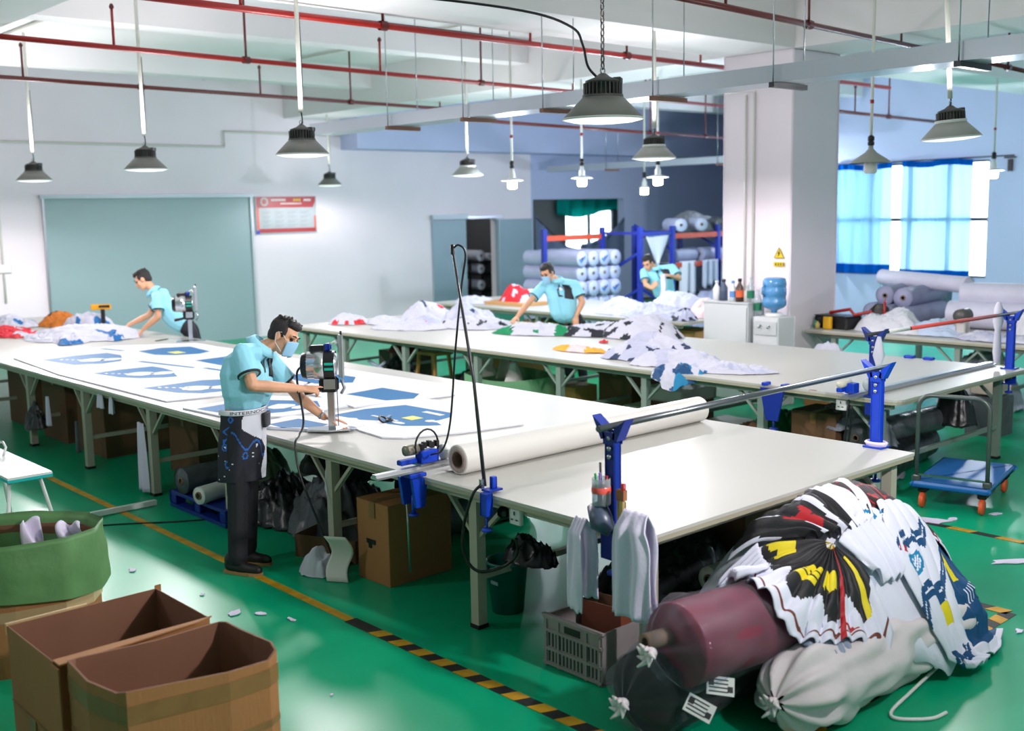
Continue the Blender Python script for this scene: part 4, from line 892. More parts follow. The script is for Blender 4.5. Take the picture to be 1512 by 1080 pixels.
# straight knife cutting machines
m_cyl = M('machine_polished', (205, 208, 212), .2, .9)
def knife_machine(label, loc, rz, group=None):
    t = thing('cutting_machine', label, 'machine', loc, rz, group)
    MB().prism([(-.14, -.05), (.02, -.09), (.16, -.05), (.2, 0), (.16, .05), (.02, .09), (-.14, .05)], 0, .012).build('base_plate', m_chrome, t)
    MB().box((.03, 0, .145), (.05, .02, .28), bev=.004).build('knife_standard', m_cyl, t); MB().box((.075, 0, .16), (.005, .006, .27)).build('knife_blade', m_wframe, t)
    g = MB().box((.02, 0, .32), (.13, .1, .1), bev=.015).build('gear_housing', m_black, t); MB().box((.03, -.052, .33), (.08, .006, .07)).build('cover_plate', m_cyl, g)
    Rb = Matrix.Rotation(radians(-90), 3, 'Y')
    MB().lathe([(.001, -.08), (.07, -.08), (.084, -.07), (.086, .0), (.098, .003), (.104, .01), (.104, .07), (.097, .08), (.097, .12), (.08, .16), (.001, .165)], 28, (.0, 0, .46), R=Rb).build('motor', m_cyl, t)
    MB().lathe([(.0995, -.07), (.0995, .005)], 28, (.0, 0, .46), R=Rb).build('motor_band', m_black, t)
    MB().lathe([(.001, .17), (.06, .168), (.086, .158), (.097, .12)], 24, (0, 0, .46), R=Rb).build('fan_cover', m_black, t)
    for dz in (.012, -.012): MB().box((.035, -.0995, .46 + dz * 1.5), (.06, .004, .017)).build('teal_stripe', M('teal_stripe', (30, 170, 150), .4), t)
    MB().box((-.05, 0, .575), (.11, .07, .05), bev=.01).build('switch_box', m_black, t); MB().box((.02, 0, .585), (.05, .06, .05), bev=.01).build('blue_knob', m_dblue, t)
    MB().box((.11, 0, .52), (.035, .05, .3), bev=.006).build('rear_slide', m_alu, t); MB().lathe([(.001, .0), (.008, 0), (.008, .03), (.001, .03)], 8, (.115, 0, .665)).build('top_pin', m_black, t)
    MB().tube([(.03, 0, .6), (.07, 0, .625), (.1, 0, .58), (.1, 0, .54)], .009, 6).build('curved_pipe', m_white, t)
    MB().tube([(-.02, -.0, .29), (-.09, -.0, .275), (-.15, 0, .268)], [.014, .017, .02], 8).build('handle', m_black, t)
    MB().tube([(.11, -.02, .36), (.13, -.03, .3), (.105, -.02, .26)], .012, 6).build('lever', m_steel, t)
    return t
mrz = radians(-40)
knife_machine('upright chrome knife machine the near man is guiding', (.35, 3.26, .866), mrz)
knife_machine('upright chrome knife machine behind the far left man', (2.25, 9.3, .851), radians(-30))
o = MB().cable([(.23, 3.36, 1.33), (.19, 3.38, 1.25), (.12, 3.2, .98), (.02, 3.1, .9), (-.06, 3.02, .86), (-.08, 2.95, .68), (-.04, 2.85, .42), (.0, 2.76, .2), (.03, 2.72, .05), (.1, 2.8, .012), (.3, 2.9, .012)], .0085).build('machine_cable', m_black); tag(o, 'black cable hanging from the near knife machine over table edge', 'cable')
t = thing('tape_dispenser', 'yellow and black hand tool standing beyond the far left man', 'tool', (2.12, 11.6, .851), -.6)
MB().box((0, 0, .31), (.26, .06, .075), bev=.012).build('yellow_body', M('tool_yellow', (238, 168, 24), .45), t); MB().box((.05, -.005, .32), (.14, .064, .03)).build('black_panel', m_black, t); MB().box((.02, 0, .15), (.05, .05, .28), bev=.01).build('black_stand', m_black, t); MB().box((.02, 0, .008), (.16, .12, .016)).build('foot', m_black, t)
o = MB().box((2.09, 9.7, .856), (.2, .03, .008), rz=.4).build('short_ruler', m_black); tag(o, 'small dark tool lying on table before the far left man', 'tool')
# ================================================================ cut cloth heaps
def lump(label, loc, a, b_, h, rz, mats, matfn=None, group=None, seed=0, name='cloth', fold=1.0, n=(84, 30), droop=None):
    """a crumpled garment: domed outline, sharp folds, closed underneath"""
    def f(u, v):
        th = u * 2 * pi; o = 1 + .22 * nz(cos(th) * 1.3, sin(th) * 1.3, seed) + .1 * nz(cos(th) * 4, sin(th) * 4, seed + 5)
        x, y = v * o * a * cos(th), v * o * b_ * sin(th)
        dome = (1 - v ** 2.2) * (.75 + .5 * nz(x / a * 1.1, y / b_ * 1.1, seed + 9))
        wx, wy = x * 9 + 2 * nz(x * 5, y * 5, seed), y * 9 + 2 * nz(x * 5, y * 5, seed + 3)
        rd = (1 - abs(nz(wx, wy * .55, seed + 1)) * 2.4) * .75 + .4 * (1 - 2.4 * abs(nz(x * 20, y * 20, seed + 2)))
        z = h * dome + fold * .034 * rd * min(1, (1 - v) * 4 + .35)
        z = max(z, .004)
        if droop: z += droop(x, y, v)
        return (x, y, z)
    mb = MB().grid(f, n[0], n[1], (lambda u, v: matfn(*f(u, v)[:2], u, v)) if matfn else None, closed_u=True)
    k = len(mb.v); mb.f.append([u * (n[1] + 1) + n[1] for u in range(n[0])][::-1]); mb.mi.append(0); mb.sm.append(False)
    return tag(mb.build(name, mats, None, loc, rz), label, 'cloth', group)
def speck(sc_, thr, mi=1, sd=0, mi2=None, thr2=.5):
    def g(x, y, u, v):
        q = nz(x * sc_, y * sc_, sd)
        if q > thr: return mi
        if mi2 is not None and nz(x * sc_ * .8 + 9, y * sc_ * .8, sd + 3) > thr2: return mi2
        return 0
    return g
m_cw = M('heap_white', (198, 199, 214), .8, bump=.1, bscale=50); m_cg = M('heap_grey_lilac', (186, 189, 212), .8, var=.1, vscale=6, bump=.1, bscale=50)
m_cr = M('heap_red', (206, 32, 48), .7); m_ck = M('heap_black', (30, 34, 46), .7); m_co = M('heap_orange', (206, 118, 36), .75, var=.3, vscale=12); m_cb = M('heap_blue', (20, 104, 168), .7); m_cgr = M('heap_green', (0, 134, 84), .7); m_cn = M('heap_navy', (44, 60, 92), .7); m_cy = M('heap_light_orange', (246, 170, 60), .7); m_cp = M('heap_pale_pink', (232, 204, 204), .8)
GA = 'cut cloth heaps on the far left of near table'
lump('wide white cloth heap in front of the far left man', (1.62, 10.9, .85), .62, .8, .17, .3, (m_cw, m_cb), speck(4, .55), GA, 1)
lump('red cloth at the far left edge of the near table', (1.05, 11.9, .85), .32, .5, .11, .2, (m_cr, m_cw), speck(6, .3), GA, 2)
lump('small white blue cloth bundle behind the red one', (1.5, 13.2, .85), .3, .45, .17, .1, (m_cw, m_cb), speck(7, .35), GA, 3)
lump('orange brown cloth bundle among the white heap', (1.95, 12.6, .85), .24, .42, .2, .5, (m_co, m_ck), speck(8, .45), GA, 4)
lump('white and blue cloth peak behind the orange bundle', (2.1, 12.0, .85), .25, .4, .26, .5, (m_cw, m_cb), speck(7, .2), GA, 5)
lump('white rolled cloth with blue ends nearest the printed sheet', (1.3, 10.45, .85), .2, .42, .11, -.5, (m_cw, m_cb), lambda x, y, u, v: 1 if abs(y) > .27 else 0, GA, 6)
lump('crumpled blue cloth by the hands of the far left man', (1.75, 10.3, .85), .12, .28, .1, -.4, (m_cb, m_cw), speck(9, .25), GA, 7)
lump('blue cloth strip the far left man is laying down', (2.0, 10.55, .85), .1, .3, .05, -.6, (m_cb, m_cw), speck(9, .4), GA, 8)
lump('thin white cloth lying flat left of the white heap', (1.2, 11.0, .85), .3, .5, .04, 0, (m_cw,), None, GA, 9)
GB = 'cut cloth heaps on the second table'
lump('flat white cloth with red edge at far end of second table', (4.75, 9.55, .85), .26, .3, .13, .2, (m_cw, m_cr), lambda x, y, u, v: 1 if (v > .8 and .45 < u < .8 and nz(u * 12, 0, 2) > -.1) else 0, GB, 11)
lump('low plain white cloth next to the red edged one', (5.05, 9.1, .85), .25, .28, .11, .2, (m_cw,), None, GB, 12)
lump('tall white heap with red and navy trims, far end', (5.75, 9.1, .85), .36, .42, .3, .2, (m_cw, m_cr, m_cn), speck(7, .42, 1, 3, 2, .4), GB, 13)
lump('grey white heap with dark trims behind the black pole', (6.05, 8.55, .85), .28, .42, .27, .2, (m_cg, m_cn, m_cw), speck(6, .25, 1, 4, 2, .1), GB, 14)
lump('white heap with fine black trims right of black pole', (5.5, 7.75, .85), .34, .5, .17, .5, (m_cw, m_ck, m_cr), speck(9, .4, 1, 5, 2, .55), GB, 15)
lump('flat white cloth nearest the table edge at far end', (4.85, 8.35, .85), .28, .55, .07, .4, (m_cw,), None, GB, 16)
lump('pale cloth with a red strip between the white heaps', (5.2, 8.5, .85), .25, .35, .13, .3, (m_cw, m_cg, m_cr), speck(6, .2, 1, 6, 2, .5), GB, 17)
lump('green and white jersey the masked far man is handling', (5.5, 6.55, .85), .26, .58, .15, .5, (m_cw, m_cgr, m_ck), lambda x, y, u, v: 1 if (abs(y) > .27 and nz(x * 5, y * 5, 3) > -.3) or nz(x * 12, y * 4, 8) > .3 else (2 if nz(x * 9, y * 9, 1) > .5 else 0), GB, 18)
lump('big white cloth heap with bold black stripes, right half', (6.02, 5.35, .85), .32, .5, .3, .35, (m_cw, m_ck), lambda x, y, u, v: 1 if nz(x * 13, y * 6, 2) > .12 and nz(x * 3, y * 3, 7) + v * .7 > .5 else 0, GB, 19)
lump('low spread cloth with black stripes, left of the big heap', (5.85, 5.9, .85), .27, .52, .16, .5, (m_cw, m_ck), lambda x, y, u, v: 1 if nz(x * 12, y * 7, 4) > .05 and nz(x * 3, y * 3, 9) + v * .8 > .42 else 0, GB, 20)
lump('crumpled lilac white cloth heap on the front edge', (4.72, 4.05, .85), .34, .5, .24, .45, (m_cg, m_cw, m_cn), lambda x, y, u, v: 2 if nz(x * 12, y * 8, 4) > .3 and v > .6 else (1 if nz(x * 4, y * 4, 6) > .1 else 0), GB, 21)
lump('white cloth spilling right from the lilac heap', (4.5, 3.55, .85), .27, .44, .15, .5, (m_cw, m_cg), speck(5, .2, 1, 7), GB, 22)
lump('long flat white cloth at right end of the lilac heap', (4.45, 2.95, .85), .2, .46, .08, .35, (m_cw, m_cg, m_cb), speck(6, .25, 1, 8, 2, .5), GB, 23)
lump('teal blue cloth hanging off the second table edge', (4.13, 3.22, .83), .17, .26, .1, .3, (m_cw, m_jn, m_jt), speck(8, .1, 1, 2, 2, .1), GB, 24, droop=lambda x, y, v: -1.4 * max(0, -.06 - x) * (1 - .2 * v))
lump('small orange and pale cloth scrap on the second table', (4.62, 5.0, .85), .1, .34, .05, .15, (m_cy, m_cp), lambda x, y, u, v: 1 if abs(y + .02) < .12 else 0, GB, 25, n=(40, 14))
lump('tiny red scrap on the middle of the second table', (5.32, 5.28, .85), .035, .06, .012, .2, (m_cr,), None, GB, 26, n=(16, 6))
GD = 'cut cloth heaps on the far table'
lump('red and white crumpled cloth at left on the far table', (8.3, 9.95, .85), .3, .42, .36, .2, (m_cr, m_cw), speck(5, .0, 1, 3), GD, 31)
lump('white cloth with blue patches right of the red one', (8.75, 9.6, .85), .26, .35, .34, .2, (m_cw, m_cb), speck(5, .3, 1, 3), GD, 32)
lump('pale lilac cloth heap right of the masked far man', (8.1, 7.35, .85), .32, .6, .24, .2, (m_cg, m_cw), speck(4, .2), GD, 33)
lump('tall pale cloth heap in front of the farthest man', (8.5, 6.75, .85), .4, .55, .38, .4, (m_cg, m_cw), speck(4, .3), GD, 34)
lump('pale lilac cloth falling over the far table front', (7.9, 6.7, .85), .27, .46, .22, .2, (m_cg, m_cw), speck(4, .3), GD, 35)
lump('pale pink white cloth at right end of the far table', (8.4, 6.25, .85), .26, .24, .27, .2, (m_cp, m_cw, m_cr), speck(5, .3, 1, 3, 2, .5), GD, 36)
lump('white cloth with dark trims by the tall cabinet', (7.85, 6.2, .85), .2, .2, .15, .2, (m_cg, m_ck), speck(8, .1), GD, 37)
lump('white cloth at far left end of the far table', (8.0, 10.7, .85), .3, .4, .12, .2, (m_cw, m_cg), speck(5, .3), GD, 38)
# ================================================================ people
m_skin = M('skin', (214, 160, 126), .5, var=.08, vscale=14); m_hair = M('black_hair', (30, 26, 26), .6, bump=.5, bscale=120); m_polo = M('light_teal_polo', (150, 220, 240), .75, var=.06, vscale=5, bump=.25, bscale=14)
m_trim = M('black_polo_panel', (24, 30, 36), .6); m_trou = M('dark_trousers', (32, 32, 42), .8, bump=.2, bscale=16); m_trou2 = M('black_trousers', (20, 20, 28), .8, bump=.2, bscale=16)
m_mask = M('pale_blue_mask', (150, 200, 232), .7); m_shoe = M('black_shoe', (22, 20, 20), .5); m_sole = M('tan_sole', (168, 124, 78), .6); m_eye = M('dark_eye', (24, 18, 16), .25); m_lip = M('lips', (176, 104, 92), .5)
CR, CU, CF = V((.742, -.67, -.019)), V((.108, .091, .99)), V((.662, .736, -.14))   # directions used to aim heads
def caps(mb, p, q, r0, r1=None, n=10):
    p, q = V(p), V(q); r1 = r1 or r0; d = q - p
    if d.length < 1e-5: d = V((0, 0, 1e-4))
    d = d.normalized()
    mb.tube([p - d * r0 * .97, p - d * r0 * .7, p, q, q + d * r1 * .7, q + d * r1 * .97], [r0 * .24, r0 * .714, r0, r1, r1 * .714, r1 * .24], n)
def eln(mb, c, r, R): mb.ell((0, 0, 0), (1, 1, 1), 16, 10); mb.xf(c, r, R, 16 * 11)
def fused(mb, name, mat, parent, vox, smooth=4, loc=None):
    o = mb.build(name, mat, parent, loc)
    m = o.modifiers.new('fuse', 'REMESH'); m.mode = 'VOXEL'; m.voxel_size = vox; m.use_smooth_shade = True
    s = o.modifiers.new('smooth', 'SMOOTH'); s.iterations = smooth; s.factor = .5
    return o
def hand(mb, wr, fwd, nrm, side, curl, s=1.0, point=False, grip=False):
    """palm + five fingers. fwd = wrist->fingers, nrm = back of the hand, side = +1 thumb towards +lat"""
    fwd = V(fwd).normalized(); nrm = (V(nrm) - fwd * V(nrm).dot(fwd)).normalized(); lat = fwd.cross(nrm) * side; wr = V(wr)
    for k in range(4): caps(mb, wr + fwd * .012 * s + lat * (.014 - .010 * k) * s, wr + fwd * (.088 - .004 * abs(k - 1)) * s + lat * (.03 - .02 * k) * s, .0145 * s, .0115 * s)
    lens = (.072, .08, .074, .058)
    for k in range(4):
        p = wr + fwd * (.092 - .004 * abs(k - 1.2)) * s + lat * (.031 - .0205 * k) * s; c = curl if not (point and k == 0) else .08
        a = c * .5; L = lens[k] * s; d0 = (fwd + lat * (.10 - .07 * k)).normalized()
        for j, q in enumerate((.45, .3, .25)):
            d = d0 * cos(a) - nrm * sin(a); e = p + d * L * q; caps(mb, p, e, (.0098 - .0012 * j) * s, (.0092 - .0014 * j) * s, 8); p = e; a += c
    p = wr + fwd * .03 * s + lat * .026 * s; d = (lat * .75 + fwd * .7 - nrm * .25 * (1 + curl)).normalized()
    e = p + d * .042 * s; caps(mb, p, e, .014 * s, .011 * s, 8); d = (d * .6 + fwd * .55 - nrm * (.2 + .4 * curl) - lat * .3 * curl).normalized(); f = e + d * .03 * s; caps(mb, e, f, .0105 * s, .0095 * s, 8); caps(mb, f, f + (d - nrm * .2).normalized() * .024 * s, .0095 * s, .0075 * s, 8)
def person(label, J, hf, hu, vox, hands, trousers, shoes=True, mask=True, base=None, full=0.0):
    o0 = V(base); t = thing('person', label, 'person', o0)
    J = {k: V(v) - o0 for k, v in J.items()}
    lat = (J['lsh'] - J['rsh']).normalized(); upb = (J['neck'] - J['waist']).normalized(); fr = lat.cross(upb).normalized()
    hf = hf.normalized(); hu = (hu - hf * hu.dot(hf)).normalized(); hl = hu.cross(hf); RH = Matrix((hl, hf, hu)).transposed(); H = J['head']
    hp = lambda a, b, c: H + hl * a + hf * b + hu * c
    b = MB()
    # head: skull, jaw, chin, nose, ears, brow, lips; neck
    eln(b, hp(0, -.012, .03), (.077, .095, .096), RH); eln(b, hp(0, .03, -.035), (.059, .062, .082), RH); eln(b, hp(0, .062, -.098), (.026, .022, .02), RH)
    caps(b, hp(0, .086, .02), hp(0, .108, -.022), .009, .0135); eln(b, hp(.012, .1, -.026), (.009, .009, .008), RH); eln(b, hp(-.012, .1, -.026), (.009, .009, .008), RH)
    caps(b, hp(-.045, .075, .033), hp(.045, .075, .033), .014); caps(b, hp(-.018, .09, -.06), hp(.018, .09, -.06), .008); eln(b, hp(.045, .06, -.02), (.022, .02, .022), RH); eln(b, hp(-.045, .06, -.02), (.022, .02, .022), RH)
    for s in (-1, 1): eln(b, hp(s * .078, -.005, -.008), (.010, .02, .033), RH)
    caps(b, J['neck'] - upb * .03, hp(0, -.03, -.05), .058, .052)
    # trunk and limbs under the clothes
    W, Cc, P = J['waist'], J['chest'], J['pelvis']
    for s in (-1, 1):
        caps(b, W + lat * s * .06, Cc + lat * s * .075, .085, .095); caps(b, P + lat * s * .06, W + lat * s * .06, .09, .085)
        S = J['lsh'] if s > 0 else J['rsh']; E = J['lel'] if s > 0 else J['rel']; Wr = J['lwr'] if s > 0 else J['rwr']
        caps(b, J['neck'] - upb * .05 + lat * s * .04, S - lat * s * .02, .05, .052); caps(b, S, E, .05, .04); caps(b, E, E.lerp(Wr, .35), .041, .042); caps(b, E.lerp(Wr, .35), Wr, .042, .027)
        hip = J['lhip'] if s > 0 else J['rhip']; kn = J['lkn'] if s > 0 else J['rkn']; an = J['lan'] if s > 0 else J['ran']; toe = J['ltoe'] if s > 0 else J['rtoe']
        caps(b, hip, kn, .078, .055); caps(b, kn, kn.lerp(an, .35), .054, .055); caps(b, kn.lerp(an, .35), an, .055, .036); fd = V((toe.x - an.x, toe.y - an.y, 0)).normalized(); caps(b, V((an.x, an.y, .045 - o0.z)) - fd * .03, V((an.x, an.y, .04 - o0.z)) + fd * .11, .032, .026)
    for (wr, d, n, sd, cu, pt) in hands: hand(b, V(wr) - o0, d, n, sd, cu, 1.0, pt)
    fused(b, 'body', m_skin, t, vox, 3)
    # shirt
    b = MB()
    hem = W + (P - W) * (.0 if full else .55) + upb * (.025 if full else 0)
    for s in (-1, 1):
        caps(b, hem + lat * s * (.05 if full else .06) + fr * .005, W + lat * s * .066 + fr * .012 + upb * (.1 if full else 0), .112 + full * .25, .118 + full * .5); caps(b, W + lat * s * .066 + fr * .012 + upb * (.1 if full else 0), Cc + lat * s * .085, .118 + full, .12 + full)
        S = J['lsh'] if s > 0 else J['rsh']; E = J['lel'] if s > 0 else J['rel']
        caps(b, Cc + lat * s * .085, S - lat * s * .03 - upb * .02, .108 + full, .068 + full * .4); caps(b, J['neck'] - upb * .045 + lat * s * .03, S, .066, .068)
        e = S.lerp(E, .68); caps(b, S, S.lerp(E, .4), .07, .072); b.tube([S.lerp(E, .35), e], [.072, .078], 14)
    sh = fused(b, 'polo_shirt', m_polo, t, vox * 1.25, 5)
    # collar, chest panel
    nb = J['neck']; cu_ = (upb * .75 + (hp(0, -.03, -.05) - nb).normalized() * .45).normalized(); RC = Matrix((lat, lat.cross(cu_).normalized() * -1, cu_)).transposed()
    MB().lathe([(.068, -.045), (.068, .012), (.074, .014), (.104, -.04), (.098, -.044)], 22, nb + upb * .02 + fr * .006, R=RC, sx=1.02, sy=1.1).build('collar', m_polo, sh)
    q = MB()
    def cp(u, v):   # panel wrapped on the left chest, from collar to armpit
        a = .25 + .8 * u; z = .17 - .17 * v - .03 * u
        c0 = Cc + lat * .03 * 0 + upb * z
        return c0 + lat * (.195 * sin(a) * 1.02) + fr * (.128 * cos(a * .8) * (1 - .45 * smoothstep(.08, .2, z)))
    q.grid(cp, 10, 8); pn = q.build('chest_panel', m_trim, sh); pn.modifiers.new('s', 'SOLIDIFY').thickness = .006
    sw = pn.modifiers.new('w', 'SHRINKWRAP'); sw.target = sh; sw.offset = .004; sw.wrap_mode = 'ABOVE_SURFACE'
    q = MB().grid(lambda u, v: Cc + upb * (.17 - .14 * v) + lat * (-.012 + .024 * u - .03 * v * 0) + fr * (.13 - .05 * (1 - v)), 2, 8).build('placket', m_trim, sh); sw = q.modifiers.new('w', 'SHRINKWRAP'); sw.target = sh; sw.offset = .004; sw.wrap_mode = 'ABOVE_SURFACE'
    for s in (-1, 1):
        S = J['lsh'] if s > 0 else J['rsh']; E = J['lel'] if s > 0 else J['rel']; e = S.lerp(E, .68); d = (E - S).normalized()
        MB().lathe([(.076, -.012), (.079, -.01), (.079, .004), (.07, .004)], 18, e, R=d.to_track_quat('Z', 'Y').to_matrix()).build('sleeve_trim', m_trim, sh)
    # trousers
    b = MB()
    for s in (-1, 1):
        hip = J['lhip'] if s > 0 else J['rhip']; kn = J['lkn'] if s > 0 else J['rkn']; an = J['lan'] if s > 0 else J['ran']
        caps(b, P + lat * s * .058 + upb * .03, hip, .098, .095); caps(b, hip, kn, .092, .076); caps(b, kn, an + V((0, 0, .02)), .074, .066)
    fused(b, 'trousers', trousers, t, vox * 1.4, 4)
    if shoes:
        for s in (-1, 1):
            an = J['lan'] if s > 0 else J['ran']; toe = J['ltoe'] if s > 0 else J['rtoe']; d = (toe - an); d.z = 0; d.normalize(); side = V((-d.y, d.x, 0)); a0 = V((an.x, an.y, -o0.z)) - d * .06
            b = MB(); caps(b, a0 + V((0, 0, .05)), a0 + d * .1 + V((0, 0, .05)), .042, .045); caps(b, a0 + d * .08 + V((0, 0, .042)), a0 + d * .21 + V((0, 0, .036)), .046, .036); caps(b, a0 + V((0, 0, .06)), a0 + V((0, 0, .1)), .042)
            so = fused(b, 'shoe', m_shoe, t, .01, 3)
            P_ = [a0 + d * x + side * y for x, y in ((-.045, -.025), (.05, -.04), (.17, -.045), (.24, -.02), (.24, .02), (.17, .045), (.05, .04), (-.045, .025))]
            MB().prism([(p.x, p.y) for p in P_], -o0.z + .002, -o0.z + .022).build('sole', m_sole, so)
    # hair, eyes, brows, mask
    b = MB(); eln(b, hp(0, -.034, .05), (.084, .092, .092), RH); eln(b, hp(0, -.055, -.005), (.072, .062, .07), RH); eln(b, hp(0, .03, .098), (.066, .058, .034), RH)
    for s in (-1, 1): eln(b, hp(s * .07, .012, .035), (.014, .03, .04), RH)
    for k in range(26):
        a = k * 2.4; r = .075 * sqrt(k / 26); caps(b, hp(r * cos(a), -.02 + r * 1.15 * sin(a), .12), hp(r * 1.1 * cos(a), -.01 + r * 1.2 * sin(a), .15 - .35 * r), .012, .006, 6)
    fused(b, 'hair', m_hair, t, max(.006, vox), 2)
    for s in (-1, 1):
        MB().ell(hp(s * .033, .077, .012), (.012, .012, .012), 10, 6).build('eye', m_eye, t)
        MB().tube([hp(s * .018, .096, .036), hp(s * .035, .094, .042), hp(s * .052, .08, .036)], .0045, 6).build('eyebrow', m_hair, t)
    if mask:
        mk = MB().grid(lambda u, v: hp(sin((u - .5) * 2.3) * (.074 - .026 * v * v), (.048 + .062 * cos((u - .5) * 2.3)) * (1 - .08 * abs(v - .4)) + .012 * (1 - abs(u - .5) * 3 if abs(u - .5) < .33 else 0), .0 - .108 * v + .012 * cos((u - .5) * 5)), 22, 12).build('face_mask', m_mask, t); mk.modifiers.new('s', 'SOLIDIFY').thickness = -.004
        for s in (-1, 1): MB().tube([hp(s * .068, .06, -.005), hp(s * .082, .01, .03), hp(s * .088, -.02, .012), hp(s * .083, .0, -.05), hp(s * .062, .06, -.09)], .0025, 5).build('ear_loop', m_white, mk)
    else: MB().tube([hp(-.024, .097, -.06), hp(0, .101, -.058), hp(.024, .097, -.06)], [.003, .006, .003], 6).build('mouth', m_lip, t)
    return t, J, lat, fr, upb
UPW = V((0, 0, 1))
W2 = dict(pelvis=(-.227, 3.44, .972), waist=(-.208, 3.445, 1.086), chest=(-.159, 3.445, 1.322), neck=(-.065, 3.393, 1.489), head=(.054, 3.296, 1.545), rsh=(-.255, 3.306, 1.465), lsh=(.03, 3.55, 1.425), rel=(-.263, 3.182, 1.262), rwr=(.132, 3.225, 1.187), rha=(.2, 3.3, 1.16), lel=(.236, 3.471, 1.105), lwr=(.363, 3.326, .946), lha=(.42, 3.27, .9), rhip=(-.29, 3.373, .967), lhip=(-.169, 3.504, .941), rkn=(-.336, 3.316, .52), ran=(-.40, 3.25, .09), rtoe=(-.30, 3.05, .02), lkn=(-.187, 3.462, .489), lan=(-.246, 3.40, .09), ltoe=(-.137, 3.2, .02))
t, J, lat, fr, upb = person('man with face mask, teal polo and patterned waist apron guiding the near knife machine', W2, CR * .82 - CU * .42 - CF * .25, CU * .85 + CR * .45, .0055,
    [((.132, 3.225, 1.187), CR * .9 + CF * .45 - CU * .05, CU * .75 - CF * .6, -1, .95, True), ((.363, 3.326, .946), CR * .93 - CU * .2 + CF * .1, CU, 1, .16, False)], m_trou2, base=(-.25, 3.38, 0), full=.03)
# waist apron made of a printed jersey, tied with a lettered band
m_apn = M('apron_navy_print', (18, 20, 34), .7, bump=.2, bscale=20); m_apb = M('apron_blue_print', (18, 92, 176), .6); m_apw = M('apron_white', (214, 216, 226), .8, bump=.2, bscale=14)
def apz(u, v):
    a = radians(-128 + 236 * u); z = 1.075 - .47 * v; k = smoothstep(0, .5, v)
    c = V((-.213 - .05 * v, 3.435 - .02 * v, z)) - V((-.25, 3.38, 0)); w_ = 1 + .05 * sin(u * 30 + 2 * v) * k + .04 * nz(u * 5, v * 3, 2)
    fx = V((fr.x, fr.y, 0)).normalized(); lx = V((lat.x, lat.y, 0)).normalized()
    return c + fx * cos(a) * .15 * w_ * (1 + .05 * k) + lx * sin(a) * .178 * w_ * (1 - .03 * k)
def apm(u, v):
    edge = .30 + .26 * smoothstep(.2, .6, v) - .04 * sin(v * 9)
    if u > edge and (v < .58 or u < edge + .1): return 2
    if u > edge: return 0
    for (cu2, cv2, r) in ((.15, .1, .05), (.3, .62, .055), (.12, .74, .06), (.08, .5, .05)):
        d_ = hypot((u - cu2) * 1.7, v - cv2)
        if r * .55 < d_ < r: return 1
    if abs(v - (.28 + .55 * u + .09 * sin(u * 26))) < .018 and .06 < u < .7: return 1
    if abs(u - (.1 + .03 * sin(v * 40))) < .012 and .2 < v < .45: return 1
    if nz(u * 30, v * 30, 5) > .56 and v > .35: return 2
    return 0
ap = MB().grid(apz, 110, 60, apm).build('waist_apron', (m_apn, m_apb, m_apw), t); ap.modifiers.new('s', 'SOLIDIFY').thickness = .006
wb = MB().grid(lambda u, v: apz(u, -.03 + .075 * v) * 1.0 + (apz(u, 0) - apz(u + .5 if u < .5 else u - .5, 0)).normalized() * .014, 60, 4).build('waistband', m_apw, ap); wb.modifiers.new('s', 'SOLIDIFY').thickness = .004
# lettering on the band
def band_text(txt, u0, u1):
    cu_ = bpy.data.curves.new('lettering', 'FONT'); cu_.body = txt; cu_.size = .04; cu_.extrude = .0; tmp = bpy.data.objects.new('tmp', cu_); COL.objects.link(tmp)
    dg = bpy.context.evaluated_depsgraph_get(); me = bpy.data.meshes.new_from_object(tmp.evaluated_get(dg)); bpy.data.objects.remove(tmp)
    me.name = 'lettering'; xs = [v.co.x for v in me.vertices]; xm = max(xs)
    for v in me.vertices:
        u = u0 + (u1 - u0) * v.co.x / xm; vv = .028 - v.co.y * 1.55
        p = apz(u, vv); q = apz(u + .5 if u < .5 else u - .5, vv); v.co = p + (p - q).normalized() * .021
    me.materials.append(m_black); o = bpy.data.objects.new('lettering', me); COL.objects.link(o); o.parent = wb
band_text('INTERNOCAZ', .16, .62)
q = MB().grid(lambda u, v: apz(.47 + .15 * u, .045 + .2 * v) + fr * .012 + CR * .008, 8, 8).build('black_pouch', m_black, ap); q.modifiers.new('s', 'SOLIDIFY').thickness = .02
q = MB().lathe([(.03, -.004), (.0335, -.004), (.0335, .004), (.03, .004)], 16, V((.1, 3.22, 1.19)) - V((-.25, 3.38, 0)), R=CR.to_track_quat('Z', 'Y').to_matrix()).build('bracelet', m_trim, t)
q = MB().lathe([(.029, -.008), (.033, -.008), (.033, .008), (.029, .008)], 16, V((.352, 3.338, .96)) - V((-.25, 3.38, 0)), R=V((.127, -.145, -.16)).to_track_quat('Z', 'Y').to_matrix()).build('wrist_watch', m_steel, t)
P1 = dict(pelvis=(2.60, 10.06, .95), waist=(2.521, 10.147, 1.04), chest=(2.414, 10.283, 1.24), neck=(2.329, 10.391, 1.42), head=(2.250, 10.494, 1.555), lsh=(2.27, 10.144, 1.36), rsh=(2.50, 10.45, 1.37), lel=(2.23, 10.065, 1.11), lwr=(2.10, 10.23, .955), lha=(2.05, 10.3, .89), rel=(2.36, 10.62, 1.09), rwr=(2.13, 10.75, .97), rha=(2.04, 10.8, .92), lhip=(2.60, 9.97, .9), rhip=(2.70, 10.12, .9), lkn=(2.68, 9.95, .5), rkn=(2.78, 10.1, .5), lan=(2.75, 9.93, .09), ran=(2.86, 10.1, .09), ltoe=(2.6, 10.08, .02), rtoe=(2.72, 10.26, .02))
